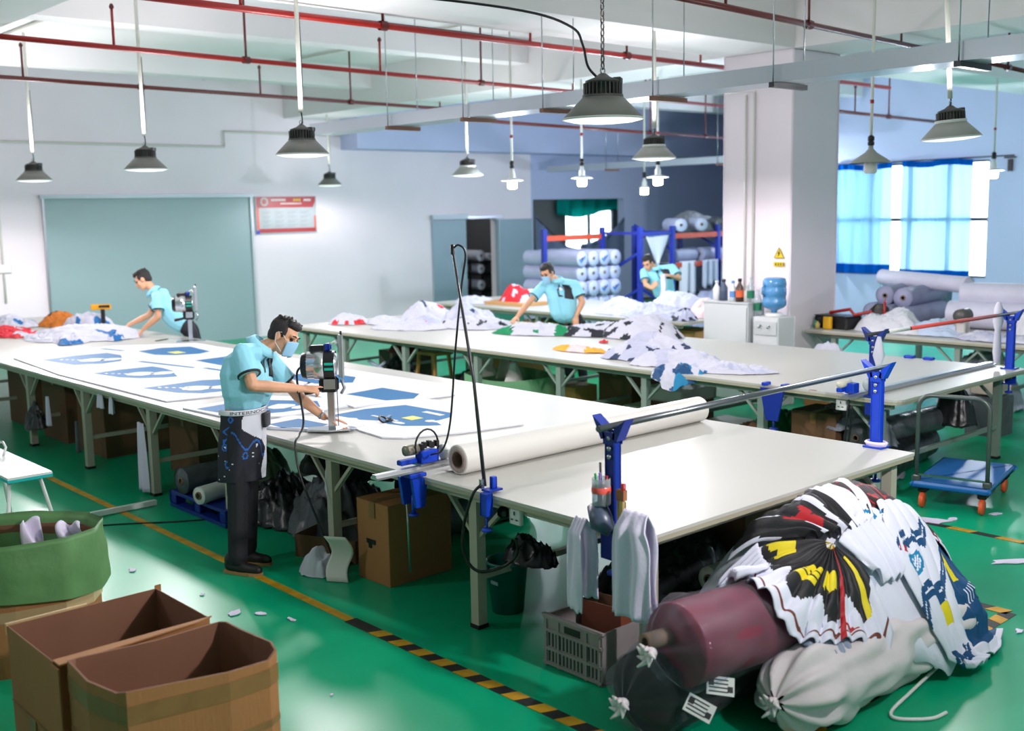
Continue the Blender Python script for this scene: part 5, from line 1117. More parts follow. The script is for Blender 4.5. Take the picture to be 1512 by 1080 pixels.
person('man without mask in teal polo leaning over the far left of near table', P1, -CR * .8 - CU * .5 - CF * .1, CU * .85 - CR * .5, .0085,
    [((2.10, 10.23, .955), (-.4, .5, -.7), (-.5, -.2, .7), 1, .55, False), ((2.13, 10.75, .97), (-.8, .2, -.55), (-.4, 0, .8), -1, .6, False)], m_trou, mask=False, base=(2.7, 10.05, 0))
P3 = dict(pelvis=(6.76, 7.27, .90), waist=(6.68, 7.292, .98), chest=(6.636, 7.292, 1.2), neck=(6.582, 7.323, 1.432), head=(6.45, 7.36, 1.515), rsh=(6.50, 7.48, 1.352), lsh=(6.78, 7.17, 1.352), rel=(6.22, 7.5, 1.13), rwr=(5.98, 7.45, .975), rha=(5.88, 7.45, .93), lel=(6.80, 7.06, 1.128), lwr=(6.64, 7.02, .954), lha=(6.6, 7.0, .88), lhip=(6.83, 7.2, .88), rhip=(6.76, 7.36, .88), lkn=(6.87, 7.2, .48), rkn=(6.82, 7.38, .48), lan=(6.92, 7.18, .09), ran=(6.88, 7.4, .09), ltoe=(6.75, 7.12, .02), rtoe=(6.7, 7.35, .02))
person('masked man in teal polo reaching for green cloth on the second table', P3, -CR * .5 - CU * .5 - CF * .62, CU * .85 - CR * .25 - CF * .3, .0085,
    [((5.98, 7.45, .975), (-.8, -.1, -.45), (-.3, 0, .9), -1, .35, False), ((6.64, 7.02, .954), (-.3, -.2, -.9), (-.7, -.4, .3), 1, .6, False)], m_trou, base=(6.8, 7.28, 0))
P4 = dict(pelvis=(10.30, 8.58, .9), waist=(10.281, 8.595, 1.0), chest=(10.187, 8.588, 1.21), neck=(10.13, 8.65, 1.385), head=(9.99, 8.675, 1.455), rsh=(9.98, 8.76, 1.31), lsh=(10.33, 8.45, 1.37), rel=(9.86, 8.62, 1.12), rwr=(9.84, 8.46, 1.06), rha=(9.84, 8.4, 1.09), lel=(10.30, 8.28, 1.2), lwr=(10.07, 8.29, 1.264), lha=(9.98, 8.31, 1.279), lhip=(10.36, 8.5, .88), rhip=(10.28, 8.67, .88), lkn=(10.38, 8.5, .48), rkn=(10.3, 8.68, .48), lan=(10.42, 8.5, .09), ran=(10.36, 8.7, .09), ltoe=(10.25, 8.42, .02), rtoe=(10.18, 8.62, .02))
person('farthest man in teal polo holding up a white cloth by the racks', P4, -CR * .5 - CU * .55 - CF * .55, CU * .85 - CR * .3 - CF * .3, .009,
    [((9.84, 8.46, 1.06), (.1, -.5, .6), (-.8, -.3, 0), -1, .7, False), ((10.07, 8.29, 1.264), (-.8, .3, .1), (0, -.5, .8), 1, .7, False)], m_trou, mask=False, base=(10.32, 8.6, 0))
o = MB().grid(lambda u, v: (.03 * sin(u * 8 + v * 3), (u - .5) * (.2 + .05 * v), .19 - .4 * v + .02 * nz(u * 3, v * 3)), 14, 16).build('held_cloth', m_cw, None, (9.9, 8.3, 1.1), -.75); tag(o, 'white cloth held up in the hands of the farthest man', 'cloth'); o.modifiers.new('s', 'SOLIDIFY').thickness = .02
# ================================================================ second table: posts, rail, clamps
clamp_post('blue post on the near edge of second table, behind the bright one', 4.1, 1.22, m_dblue, -1)
clamp_post('blue post on the far edge of second table at right frame edge', 6.25, 1.1, m_blue, 1)
t = thing('spreader_bar', 'steel bar with red wrapping spanning the second table', 'bar', (3.98, 1.225, 1.355))
MB().tube([(0, 0, 0), (2.45, -.13, 0)], .014, 8).build('bar', m_wframe, t); MB().tube([(.62, -.033, 0), (2.0, -.106, 0)], .0165, 8).build('red_wrapping', M('coral_wrap', (222, 84, 76), .5), t); MB().tube([(.3, -.016, 0), (.6, -.032, 0)], .016, 8).build('white_wrapping', m_white, t)
t = thing('cutter_track', 'long aluminium track across the second table end', 'track', (3.85, 1.32, .855))
MB().prism([(-.05, 0), (.05, 0), (.05, .015), (.03, .015), (.025, .03), (-.025, .03), (-.03, .015), (-.05, .015)], 0, 2.5, R=Matrix(((0, 0, 1), (1, 0, 0), (0, 1, 0)))).build('rail', m_alu, t)
t = thing('end_cutter', 'blue end cutter hanging on the second table track', 'cutter', (3.95, 1.32, .89))
MB().box((0, 0, .04), (.09, .08, .08), bev=.006).build('blue_body', m_blue, t); MB().box((-.06, .05, .03), (.1, .05, .035), bev=.005).build('blue_handle', m_blue, t)
MB().lathe([(.001, 0), (.03, 0), (.03, .14), (.001, .14)], 14, (-.1, .05, .075), R=Matrix(((0, 0, 1), (0, 1, 0), (-1, 0, 0)))).build('motor', M('motor_beige', (206, 202, 186), .4), t)
MB().lathe([(.001, 0), (.055, 0), (.055, .03), (.001, .03)], 18, (.16, -.05, .05), R=Matrix(((0, 0, 1), (0, 1, 0), (-1, 0, 0)))).build('disc', M('grey_disc', (170, 184, 186), .4), t)
MB().cable([(-.03, .0, .03), (-.06, 0, -.15), (-.05, .02, -.4), (-.0, .04, -.55), (.02, .02, -.3), (0, 0, -.1)], .008).build('black_cable', m_black, t)
t = thing('edge_clamp', 'blue V shaped clamp bracket on the second table edge', 'clamp', (4.03, 2.1, .85))
MB().prism([(-.12, .035), (.12, .035), (.06, -.24), (-.06, -.24)], 0, .014, (-.02, 0, -.05), Matrix(((0, 0, -1), (-1, 0, 0), (0, 1, 0)))).build('bracket_plate', m_dblue, t)
for y in (.095, -.095): MB().box((.02, y, .012), (.09, .04, .03), bev=.005).build('jaw', m_blue, t)
MB().tube([(0, 0, -.28), (0, 0, -.36)], .01, 6).lathe([(.001, -.38), (.04, -.375), (.04, -.36), (.012, -.35)], 10, (0, 0, 0)).build('clamp_screw', m_dblue, t)
for k, y in enumerate((2.12, 1.92)):
    o = MB().box((6.33, y, .864), (.08, .1, .028), bev=.01).build('edge_clip', m_blue); tag(o, ['small blue clip on second table far edge, left of the two', 'small blue clip on second table far edge, right of the two'][k], 'clip', 'clips on the far edge')
o = MB().lathe([(.03, -.3), (.05, -.2), (.035, .0), (.06, .08), (.05, .2), (.02, .26)], 12, (6.2, 1.2, 1.2), sx=1, sy=.7).build('bundled_cloth', m_cw); tag(o, 'white cloth bundle tied to the right edge blue post', 'cloth')
o = MB().lathe([(.02, -.14), (.05, -.05), (.03, .05), (.015, .1)], 12, (4.06, 1.16, 1.24), sx=.6, sy=1).build('bundled_cloth', m_cw); tag(o, 'small white rag tied on blue post of second table near edge', 'cloth')
for k in range(3):
    o = MB().box((4.075, 1.5 + .25 * k, .842), (.03, .07, .022), rz=.1 * k, bev=.006).build('red_clip', m_red); tag(o, ['red clip on second table edge, right one', 'red clip on second table edge, middle one', 'red clip on second table edge, left one'][k], 'clip', 'red clips on the table edge')
# ================================================================ hand trolley
t = thing('platform_trolley', 'blue platform trolley with a grey tube handle', 'trolley', (4.66, .72, 0), radians(13))
m_plat = M('trolley_blue', (30, 104, 178), .4, var=.1, vscale=4); m_wheel = M('orange_wheel', (214, 88, 40), .5); m_tube = M('grey_tube', (92, 100, 98), .35, .5)
MB().box((0, 0, .2), (1.0, .6, .05), bev=.02).build('platform', m_plat, t)
pl = []
for k in range(9): a = pi / 2 * k / 8; pl.append((-.44, .26 - .1 * (1 - sin(a)) * 0 - .1 + .1 * cos(a), .8 + .1 * sin(a)))
MB().tube([(-.44, .26, .2), (-.44, .26, .8)] + pl[1:] + [(-.44, -.16, .9)] + [(-.44, -.16 - .1 * sin(pi / 2 * k / 8), .8 + .1 * cos(pi / 2 * k / 8)) for k in range(1, 9)] + [(-.44, -.26, .2)], .017, 10).build('handle', m_tube, t)
MB().box((-.44, 0, .27), (.02, .5, .014)).build('cross_bar', m_steel, t)
for sy in (-1, 1):
    MB().box((-.44, sy * .26, .245), (.06, .06, .05), bev=.008).build('handle_socket', m_tube, t)
    for sx in (-1, 1):
        c = MB().box((sx * .38, sy * .22, .15), (.09, .07, .05), bev=.008).build('caster', m_black, t)
        MB().lathe([(.001, -.018), (.055, -.018), (.062, -.01), (.062, .01), (.055, .018), (.001, .018)], 18, (sx * .4, sy * .22, .064), R=Matrix(((1, 0, 0), (0, 0, 1), (0, -1, 0)))).build('wheel', m_wheel, c)
# ================================================================ under the tables
m_pbag = M('black_plastic', (38, 40, 44), .32, var=.4, vscale=7, bump=.6, bscale=9); m_sbag = M('silver_plastic', (150, 154, 164), .25, var=.55, vscale=9, bump=.8, bscale=12)
m_gbag = M('grey_plastic', (96, 100, 106), .35, var=.4, vscale=7, bump=.6, bscale=9)
def bag(label, loc, a, b_, h, mat, seed, rz=0, cat='bag', group=None, name='plastic_bag'):
    o = lump(label, loc, a, b_, h, rz, (mat,), None, group, seed, name, fold=2.2); o['category'] = cat; return o
def plain_roll(label, p, q, r, mat, group=None, hole=True, name='fabric_roll', cat='roll'):
    p, q = V(p), V(q); d = (q - p); L = d.length; R = d.to_track_quat('Z', 'Y').to_matrix(); t = thing(name, label, cat, p, 0, group)
    ph = sum(map(ord, label)) % 97
    MB().grid(lambda u, v: R @ V(((r * (1 + .03 * nz(cos(u * 6.28) * 2, sin(u * 6.28) * 2, v * 6 + ph))) * cos(u * 2 * pi), r * (1 + .03 * nz(cos(u * 6.28) * 2, sin(u * 6.28) * 2, v * 6 + ph)) * sin(u * 2 * pi), L * v)), 26, 12, closed_u=True).build('cloth', mat, t)
    for s, z in ((1, 0), (-1, L)):
        MB().lathe([(.03 if hole else .001, z), (r * .98, z + .004 * s), (r, z + .012 * s)], 26, R=R).build('roll_end', mat, t)
        if hole: MB().lathe([(.022, z - .01 * s), (.032, z - .01 * s), (.032, z + .01), (.022, z + .012)], 14, R=R).build('core', m_core, t)
    return t
t = thing('plastic_crate', 'grey perforated plastic crate under the near table corner', 'crate', (.24, .53, 0))
m_crate = M('grey_crate', (150, 142, 142), .5, var=.12, vscale=8)
for (c, d_, nm) in (((-.21, 0, .14), (.012, .42, .27), 'side_panel'), ((.21, 0, .14), (.012, .42, .27), 'side_panel'), ((0, -.2, .14), (.42, .012, .27), 'end_panel'), ((0, .2, .14), (.42, .012, .27), 'end_panel'), ((0, 0, .008), (.42, .42, .012), 'base')):
    p = MB().box(c, d_).build(nm, m_crate, t)
    if nm == 'side_panel':
        x = c[0] + (-.008 if c[0] < 0 else .008); q = MB()
        for y in (-.19, -.1, .1, .19): q.box((x, y, .14), (.012, .014, .27))
        for z in (.02, .1, .2, .268): q.box((x, 0, z), (.014, .42, .014))
        q.build('rib_frame', m_crate, p); MB().box((x, 0, .232), (.006, .11, .035)).build('grip_hole', m_black, p); q = MB()
        for k in range(14): q.box((x, -.17 + .026 * k, .06), (.004, .008, .055))
        for k in range(14): q.box((x, -.17 + .026 * k, .15), (.004, .008, .07))
        tag(q.build('slot_rows', m_wframe, p), kind='stuff')
MB().box((-.21, 0, .275), (.03, .44, .014), bev=.004).build('rim', m_crate, t); MB().box((.21, 0, .275), (.03, .44, .014), bev=.004).build('rim', m_crate, t)
carton('small reddish carton standing inside the grey crate', .33, .56, .14, .26, .3, .1, mats=(M('reddish_card', (128, 66, 44), .7), m_cardi), z=.016)
t = thing('bucket', 'teal plastic bucket behind the near table leg', 'bucket', (.42, 1.47, 0))
m_bkt = M('teal_bucket', (16, 112, 106), .4)
MB().lathe([(.001, 0), (.095, 0), (.125, .3), (.13, .3), (.13, .315), (.12, .315), (.09, .01), (.001, .01)], 26).build('body', m_bkt, t); MB().tube([(.128 * cos(a), .03 + .128 * 0, .3 - .09 * sin(a)) for a in [pi * k / 12 for k in range(13)]], .005, 6).build('handle', m_wframe, t)
MB().box((-.118, -.02, .2), (.006, .06, .02)).build('label', M('bucket_label', (120, 150, 146), .5), t)
bag('black rag bundle lying over the teal bucket', (.5, 1.36, .3), .14, .18, .12, m_pbag, 3, cat='cloth', name='rag')
t = carton('tall brown carton under near table, left of the blue clamp', .4, 2.46, .52, .34, .53, .03, closed=True); MB().box((-.262, .02, .27), (.003, .09, .03)).box((-.262, .03, .25), (.003, .03, .05)).build('dark_mark', m_black, t)
plain_roll('dark rolled cloth between the carton and next leg, upper', (.75, 2.9, .42), (1.9, 2.95, .42), .14, m_pbag); plain_roll('dark rolled cloth between the carton and next leg, lower', (.7, 2.95, .14), (1.9, 2.95, .14), .14, m_gbag)
bag('big crumpled black plastic bag under the near table', (.65, 3.6, 0), .42, .45, .5, m_gbag, 5); bag('black plastic bag behind the legs of the cutting man', (.55, 4.25, 0), .36, .42, .42, m_pbag, 6); bag('folded black plastic on top of the bags under near table', (.9, 3.7, .42), .4, .55, .2, m_pbag, 7)
o = MB().box((.2, 2.95, .42), (.05, .03, .28), rz=.2).build('brown_board', m_card); tag(o, 'brown cardboard strip leaning on the near table leg', 'board')
carton('flattened brown carton under the near table bags', .35, 3.15, .4, .5, .16, .4, mats=(m_cardd, m_cardi))
o = MB().grid(lambda u, v: (.06 * sin(v * 3), (u - .5) * .15 + .02 * sin(v * 7), .3 * v), 10, 10).build('paper_sheet', m_paper, None, (-.03, 2.62, .003), .6); tag(o, 'curled white paper standing by the tall carton', 'paper'); o.modifiers.new('s', 'SOLIDIFY').thickness = .004
o = lump('white rag on the floor at the foot of near table leg', (-.02, 2.86, 0), .09, .14, .2, .3, (m_cw,), None, None, 41)
o = MB().lathe([(.01, 0), (.03, .05), (.02, .16), (.008, .2)], 10, (.1, 2.9, .5), sx=.5).build('white_rag', m_cw); tag(o, 'small white rag tied on the near table leg brace', 'cloth')
plain_roll('short end of white paper roll far under near table end', (1.0, .42, .3), (1.35, .42, .3), .075, m_paper)
bag('dark cloth bale under the near end of near table', (1.3, .9, 0), .5, .5, .42, m_pbag, 8)
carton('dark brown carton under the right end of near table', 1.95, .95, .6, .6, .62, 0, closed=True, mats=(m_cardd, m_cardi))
o = MB().box((.75, .85, .69), (.3, .5, .1), bev=.01).build('green_tray', m_bkt); tag(o, 'teal tray under the near table top by the wide cloth', 'tray')
# blue pallet with rolls of film
t = thing('plastic_pallet', 'blue plastic pallet under near table holding rolls of film', 'pallet', (.42, 4.75, 0))
MB().box((0, 0, .125), (.75, .95, .03), bev=.006).build('deck', m_dblue, t)
for x in (-.33, 0, .33):
    MB().box((x, 0, .02), (.09, .95, .03)).build('runner', m_dblue, t)
    for y in (-.42, 0, .42): MB().box((x, y, .075), (.1, .11, .08), bev=.01).build('block', m_dblue, t)
plain_roll('white film roll on the blue pallet, pointing at the aisle', (.0, 4.6, .21), (.55, 4.75, .21), .07, m_white); plain_roll('clear film roll on the blue pallet behind the white one', (.05, 5.0, .25), (.6, 5.05, .25), .11, m_gbag)
bag('olive green cloth heap at the back of the blue pallet', (.75, 5.0, .14), .22, .4, .35, M('olive_cloth', (60, 84, 56), .8), 9, cat='cloth', name='cloth')
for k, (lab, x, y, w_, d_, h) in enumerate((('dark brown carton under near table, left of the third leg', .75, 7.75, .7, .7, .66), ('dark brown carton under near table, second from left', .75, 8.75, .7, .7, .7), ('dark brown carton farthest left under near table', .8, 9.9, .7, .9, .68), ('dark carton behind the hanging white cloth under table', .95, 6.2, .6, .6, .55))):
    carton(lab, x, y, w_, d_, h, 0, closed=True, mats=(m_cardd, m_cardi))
o = MB().box((.75, 6.1, .66), (.3, .2, .1)).build('wooden_block', M('brown_wood', (130, 94, 74), .7)); tag(o, 'brown wooden block on the dark carton under near table', 'block')
def hang(label, loc, w_, h, seed, mat=None):
    o = MB().grid(lambda u, v: (.02 * sin(u * 9 + seed) * (1 - v * .5), (u - .5) * w_ * (1 - .4 * v * v), -h + h * v + .01 * nz(u * 4, v * 4, seed)), 16, 14).build('hanging_cloth', mat or m_cloth, None, loc); o.modifiers.new('s', 'SOLIDIFY').thickness = .006
    return tag(o, label, 'cloth', 'cloths hanging under the near table')
hang('long white cloth hanging from the table leg by the white bar', (.06, 5.75, .63), .16, .6, 1); hang('narrow white strip hanging below the near table, far left', (.08, 8.0, .6), .05, .3, 2); hang('short white cloth hanging under near table edge, left one', (.05, 6.55, .8), .12, .14, 3); hang('short white cloth hanging under near table edge, right one', (.05, 6.3, .8), .1, .16, 4); hang('grey strip hanging on the fourth leg of near table', (.06, 7.2, .45), .06, .3, 5, m_gbag)
bag('black bundle hanging on the fifth leg under near table', (.1, 8.45, .2), .1, .16, .3, m_pbag, 44)
# under the second table
t = thing('wooden_stool', 'plain wooden stool under the second table', 'stool', (4.75, 7.68, 0))
m_wood = M('light_wood', (196, 140, 72), .55, var=.25, vscale=3, stretch=(1, 1, 8)); MB().box((0, 0, .6), (.3, .42, .035), bev=.006).build('seat', m_wood, t)
for sx in (-1, 1):
    for sy in (-1, 1): MB().bar((sx * .11, sy * .16, .585), (sx * .15, sy * .21, 0), .035).build('leg', m_wood, t)
    MB().bar((sx * .135, -.19, .25), (sx * .135, .19, .25), .022).build('stretcher', m_wood, t)
bag('dark bag with grey straps under the second table, far end', (4.9, 8.7, 0), .35, .5, .5, m_pbag, 10); lump('dark red cloth bundle above the strapped bag', (5.1, 8.75, .48), .2, .28, .2, 0, (M('dark_red_cloth', (110, 22, 28), .8),), None, None, 11)
o = MB().tube([(4.6, 8.9, .4), (4.58, 8.6, .34), (4.62, 8.4, .2), (4.6, 8.2, .1)], .02, 6).tube([(4.6, 8.75, .3), (4.58, 8.5, .42)], .018, 6).build('grey_strap', m_cg); tag(o, 'pale grey strap hanging over the dark bag', 'strap')
carton('dark green brown carton at far end under second table', 5.4, 9.15, .5, .6, .45, 0, closed=True, mats=(M('olive_card', (74, 70, 52), .8), m_cardi)); carton('tan carton high behind the wooden stool', 5.55, 7.2, .6, .8, .62, 0, closed=True, mats=(M('tan_card', (200, 152, 82), .7), m_cardi)); bag('black bag right of the wooden stool', (4.95, 7.2, 0), .3, .3, .42, m_pbag, 12)
t = thing('green_tub', 'round green sack tub filled with white paper bags', 'tub', (4.75, 6.25, 0)); m_tub = M('pale_green_tub', (126, 178, 134), .6, bump=.3, bscale=10)
MB().grid(lambda u, v: ((.56 + .03 * nz(u * 9, v * 3) + .02 * v) * cos(u * 2 * pi) * .8, (.60 + .03 * nz(u * 9, v * 3)) * sin(u * 2 * pi), .47 * v + .015 * sin(u * 19) * v), 50, 10, closed_u=True).build('tub_wall', m_tub, t); MB().lathe([(.001, .3), (.44, .3)], 30, sy=1.3).build('filling', m_tub, t)
for k, (x, y, z, a, s) in enumerate(((-.15, .25, .58, .3, .3), (.05, .0, .5, 1.2, .2), (-.2, -.3, .5, -.5, .2), (.2, .3, .46, 2, .2))):
    o = MB().grid(lambda u, v: ((u - .5) * s * (1.2 - v * .8), .03 * sin(u * 5 + k), (v - .4) * s * 1.3), 8, 8).build('paper_bag', m_paper, None, (4.75 + x, 6.25 + y, z), a); tag(o, ['tall white paper bag peak in the green tub', 'white paper in the middle of the green tub', 'white paper at the right side of the green tub', 'white paper at the back of the green tub'][k], 'paper bag', 'paper bags in the green tub'); o.modifiers.new('s', 'SOLIDIFY').thickness = .006
carton('small tan carton beside the green tub', 5.15, 5.6, .36, .4, .36, 0, closed=True, mats=(M('tan_card2', (190, 142, 80), .7), m_cardi)); carton('dark tall carton right of the green tub', 5.5, 5.05, .5, .5, .6, 0, closed=True, mats=(m_cardd, m_cardi))
for k, (lab, x, y, z, w_, d_, h) in enumerate((('flat white package under second table, upper', 5.5, 4.35, .3, .6, .6, .14), ('pale cream carton with red print under second table', 5.3, 4.55, 0, .5, .45, .24), ('flat white package under the lilac heap, lower', 5.6, 3.7, .0, .5, .6, .12))):
    o = MB().box((0, 0, h / 2), (w_, d_, h), bev=.02).build('package', m_paper if k != 1 else M('cream_card', (206, 200, 180), .7), None, (x, y, z)); tag(o, lab, 'package')
    if k == 1: MB().box((-.252, .0, .12), (.003, .1, .03)).build('red_print', m_red, o)
carton('stand of dark boards carrying the upper white package', 5.5, 4.35, .55, .55, .295, 0, closed=True, mats=(m_cardd, m_cardi))
bag('green cloth sack behind the second table legs', (5.7, 3.1, 0), .35, .5, .3, M('green_sack', (30, 120, 70), .6), 13); plain_roll('grey plastic wrapped roll under the second table, left', (4.7, 4.4, .12), (5.0, 3.0, .12), .11, m_gbag); plain_roll('dark plastic wrapped roll under the second table, middle', (4.6, 3.5, .1), (5.0, 2.4, .1), .1, m_pbag); bag('brown paper heap under second table by the blue clamp', (4.9, 2.85, 0), .25, .5, .3, m_cardd, 14, cat='paper', name='paper_heap'); carton('dark brown carton beside the blue clamp under second table', 4.75, 2.05, .4, .45, .56, 0, closed=True, mats=(m_cardd, m_cardi))
bag('silver crinkled plastic bag under second table end', (4.9, 1.62, 0), .3, .2, .62, m_sbag, 15); bag('dark silver plastic heap left of the second table socket', (5.2, 1.85, 0), .5, .3, .5, m_sbag, 16)
plain_roll('shiny dark plastic roll lying beside the trolley', (4.3, 1.4, .15), (5.9, 1.72, .15), .15, m_pbag); plain_roll('upper shiny black roll behind the trolley handle', (4.6, 1.66, .38), (6.0, 1.66, .36), .12, m_gbag); bag('crumpled silver wrap on top of the rolls by trolley', (4.9, 1.9, .42), .35, .3, .2, m_sbag, 17)
plain_roll('white paper roll end peeking under near table right corner', (3.7, 1.35, .12), (3.95, 1.8, .12), .075, m_paper); plain_roll('white cloth roll hanging low behind near table leg', (3.35, 1.5, .08), (3.6, 1.9, .08), .08, m_paper)
bag('black bag hanging at the far leg of the second table', (6.05, 1.5, .3), .17, .2, .5, m_pbag, 18); o = MB().box((7.3, 1.75, .56), (.3, .3, .28), bev=.01).build('beige_box', M('beige_plastic', (206, 192, 178), .6)); MB().box((7.3, 1.75, .2), (.34, .34, .4)).build('stand', m_gbag, o); tag(o, 'beige box on grey stand seen under second table end', 'box')
o = MB().lathe([(.07, 0), (.075, .3), (.05, .42), (.03, .5), (.001, .51)], 16, (7.6, 1.35, 0)).build('fire_extinguisher', m_red); MB().tube([(7.57, 1.33, .5), (7.52, 1.3, .45), (7.52, 1.29, .25)], .012, 6).build('hose', m_black, o); tag(o, 'red extinguisher at right frame edge under the table', 'extinguisher')
# ================================================================ right table by the window
def pale_roll(label, p, q, r, mat, group=None): return plain_roll(label, p, q, r, mat, group)
m_rollg = M('grey_lilac_cloth', (150, 154, 184), .6, var=.15, vscale=5); m_rollb = M('pale_bolt_cloth', (206, 206, 224), .55, var=.1, vscale=5, bump=.2, bscale=8); m_rolltl = M('blue_plastic_roll', (128, 176, 196), .35, var=.25, vscale=6)
GR = 'wrapped rolls on the right table'
for k, (x, y, z, lab) in enumerate(((9.25, 4.05, 1.0, 'grey roll end on the right table, left of the lower row'), (9.0, 3.72, 1.0, 'grey roll end on the right table, middle of the lower row'), (8.85, 3.4, 1.0, 'grey roll end on the right table, right of the lower row'), (9.2, 3.85, 1.22, 'grey roll on top of the lower row, left'), (9.0, 3.5, 1.22, 'grey roll on top of the lower row, right'))):
    pale_roll(lab, (x - .3, y, z), (x + .9, y + .15, z), .12, m_rollg, GR)
pale_roll('pale roll tapering over the grey rolls toward the right', (9.6, 4.3, 1.4), (9.25, 2.95, 1.36), .1, m_rollb, GR); pale_roll('blue plastic wrapped roll under the left curtain', (9.6, 4.3, 1.2), (10.1, 3.6, 1.2), .14, m_rolltl, GR); pale_roll('low blue plastic roll by the column corner', (9.4, 4.28, .97), (10.1, 4.0, .97), .11, m_rolltl, GR)
for k, (x0, y0, x1, y1, z, r, lab) in enumerate(((9.1, 3.1, 9.4, .2, 1.02, .16, 'long pale bolt on right table, front lower one'), (9.5, 3.1, 9.8, .2, 1.02, .16, 'long pale bolt on right table, back lower one'), (9.2, 3.0, 9.6, .3, 1.26, .14, 'long pale bolt stacked on top on the right table'), (8.75, 2.2, 8.95, .2, .99, .13, 'pale bolt end in front right on the right table'))): pale_roll(lab, (x0, y0, z), (x1, y1, z), r, m_rollb, GR)
lump('pale plastic sheet heaped on right table beside the black case', (8.35, 3.45, .85), .3, .5, .28, -.2, (M('pale_plastic_sheet', (206, 208, 216), .35, bump=.3, bscale=8),), None, None, 51); lump('crumpled clear blue wrap in front of the pale bolts', (8.35, 2.95, .85), .25, .5, .18, -.1, (M('pale_blue_wrap', (184, 200, 224), .35, bump=.4, bscale=10),), None, None, 52)
lump('flat white cloth on right table behind the red bar', (8.2, 2.1, .85), .22, .5, .07, 0, (m_cg, m_cw), speck(5, .1), None, 53)
bag('white plastic sack bulging at the right frame edge', (8.75, 1.75, .85), .35, .35, .6, M('white_plastic_sack', (222, 224, 230), .4, bump=.2, bscale=7), 54); bag('pale plastic sack on floor under the right table', (8.7, 2.5, 0), .35, .5, .8, M('pale_sack', (160, 170, 182), .4, bump=.3, bscale=7), 55)
t = thing('hardware_case', 'long black case at left end of the right table', 'case', (8.25, 4.1, .852), -.15); MB().box((0, 0, .075), (.3, .5, .15), bev=.015).build('body', m_black, t); MB().box((0, 0, .155), (.3, .5, .012), bev=.004).build('lid', m_black, t)
o = MB().box((8.05, 4.12, .93), (.04, .11, .15), bev=.006).build('yellow_box', M('yellow_card', (226, 172, 30), .5)); tag(o, 'small yellow box standing before the black case', 'box')
o = MB().tube([(8.3, 4.25, 1.03), (8.35, 4.0, 1.08), (8.2, 3.85, 1.03), (8.4, 3.75, 1.06), (8.25, 3.6, 1.0)], .022, 6).build('red_tape_heap', m_red); tag(o, 'red tape heaped on the black case', 'tape')
o = MB().box((8.6, 3.75, 1.0), (.2, .2, .28), bev=.05).build('dark_machine', m_sink); MB().tube([(8.45, 3.6, .9), (8.42, 3.58, 1.15), (8.5, 3.62, 1.2)], .018, 6).build('red_lever', m_red, o); tag(o, 'small dark machine with a red lever behind the red tape', 'machine')
t = thing('small_motor', 'small dark motor machine on right table behind the red bar', 'machine', (8.3, 2.55, .851)); MB().box((0, 0, .02), (.2, .22, .04), bev=.01).build('base', m_white, t); MB().box((0, 0, .1), (.12, .12, .14), bev=.01).build('housing', M('motor_light', (190, 188, 184), .5), t); MB().lathe([(.001, -.09), (.075, -.09), (.08, .09), (.001, .1)], 16, (0, 0, .24), R=Matrix(((0, 0, 1), (0, 1, 0), (-1, 0, 0)))).build('motor', m_sink, t)
t = carton('brown carton with white plastic on top in front of right table', 7.6, 3.75, .34, .56, .6, -.1); lump('white plastic bulging out of brown carton by right table', (7.6, 3.8, .5), .16, .3, .26, 0, (m_cw,), None, None, 56)
for k, (x, y, c, h) in enumerate(((8.1, 4.32, (60, 130, 90), .1), (8.05, 4.26, (196, 180, 110), .09))):
    o = MB().lathe([(.001, 0), (.03, 0), (.03, h * .7), (.012, h * .85), (.012, h), (.001, h)], 12, (x, y, .852)).build('small_bottle', M('bottle_%d' % k, c, .3)); tag(o, ['small green bottle at left end of right table', 'small tan bottle at left end of right table'][k], 'bottle')
# cabinets, dispenser and bottles before the column
m_cab = M('white_cabinet', (214, 218, 220), .4)
t = thing('tall_cabinet', 'plain white cabinet with bottles on top before the column', 'cabinet', (7.26, 4.93, 0)); MB().box((0, 0, .6), (.34, .66, 1.2), bev=.008).build('body', m_cab, t); MB().box((-.176, 0, .6), (.012, .63, 1.12), bev=.003).build('door', m_cab, t); MB().box((0, 0, 1.206), (.36, .68, .014)).build('top', m_cab, t)
t = thing('water_dispenser', 'white water dispenser right of the tall cabinet', 'dispenser', (7.28, 4.36, 0)); MB().box((0, 0, .53), (.36, .36, 1.06), bev=.012).build('body', m_cab, t); MB().box((-.182, -.02, .35), (.008, .3, .6)).build('door', m_cab, t); MB().box((-.182, -.01, .93), (.006, .3, .16)).build('tap_panel', M('tap_panel', (200, 204, 206), .3), t); MB().lathe([(.001, 1.06), (.11, 1.06), (.11, 1.09), (.08, 1.1), (.001, 1.1)], 20).build('collar', m_white, t)
for y in (-.06, .06): MB().tube([(-.18, y, .96), (-.21, y, .96), (-.215, y, .93)], .012, 6).build('tap', m_steel, t)
t = thing('water_bottle', 'big blue water bottle upside down on the dispenser', 'bottle', (7.28, 4.36, 1.1)); m_wb = M('blue_water_bottle', (84, 150, 204), .15, spec=.6, var=.2, vscale=8)
MB().lathe([(.001, 0), (.03, .0), (.04, .03), (.11, .06), (.14, .09), (.14, .15), (.134, .16), (.134, .2), (.14, .21), (.14, .28), (.134, .29), (.134, .32), (.14, .33), (.13, .4), (.1, .415), (.001, .41)], 26).build('bottle', m_wb, t); MB().tube([(-.13, .05, .2), (-.17, .05, .24), (-.17, .05, .3), (-.13, .05, .33)], .012, 6).build('grip', m_wb, t)
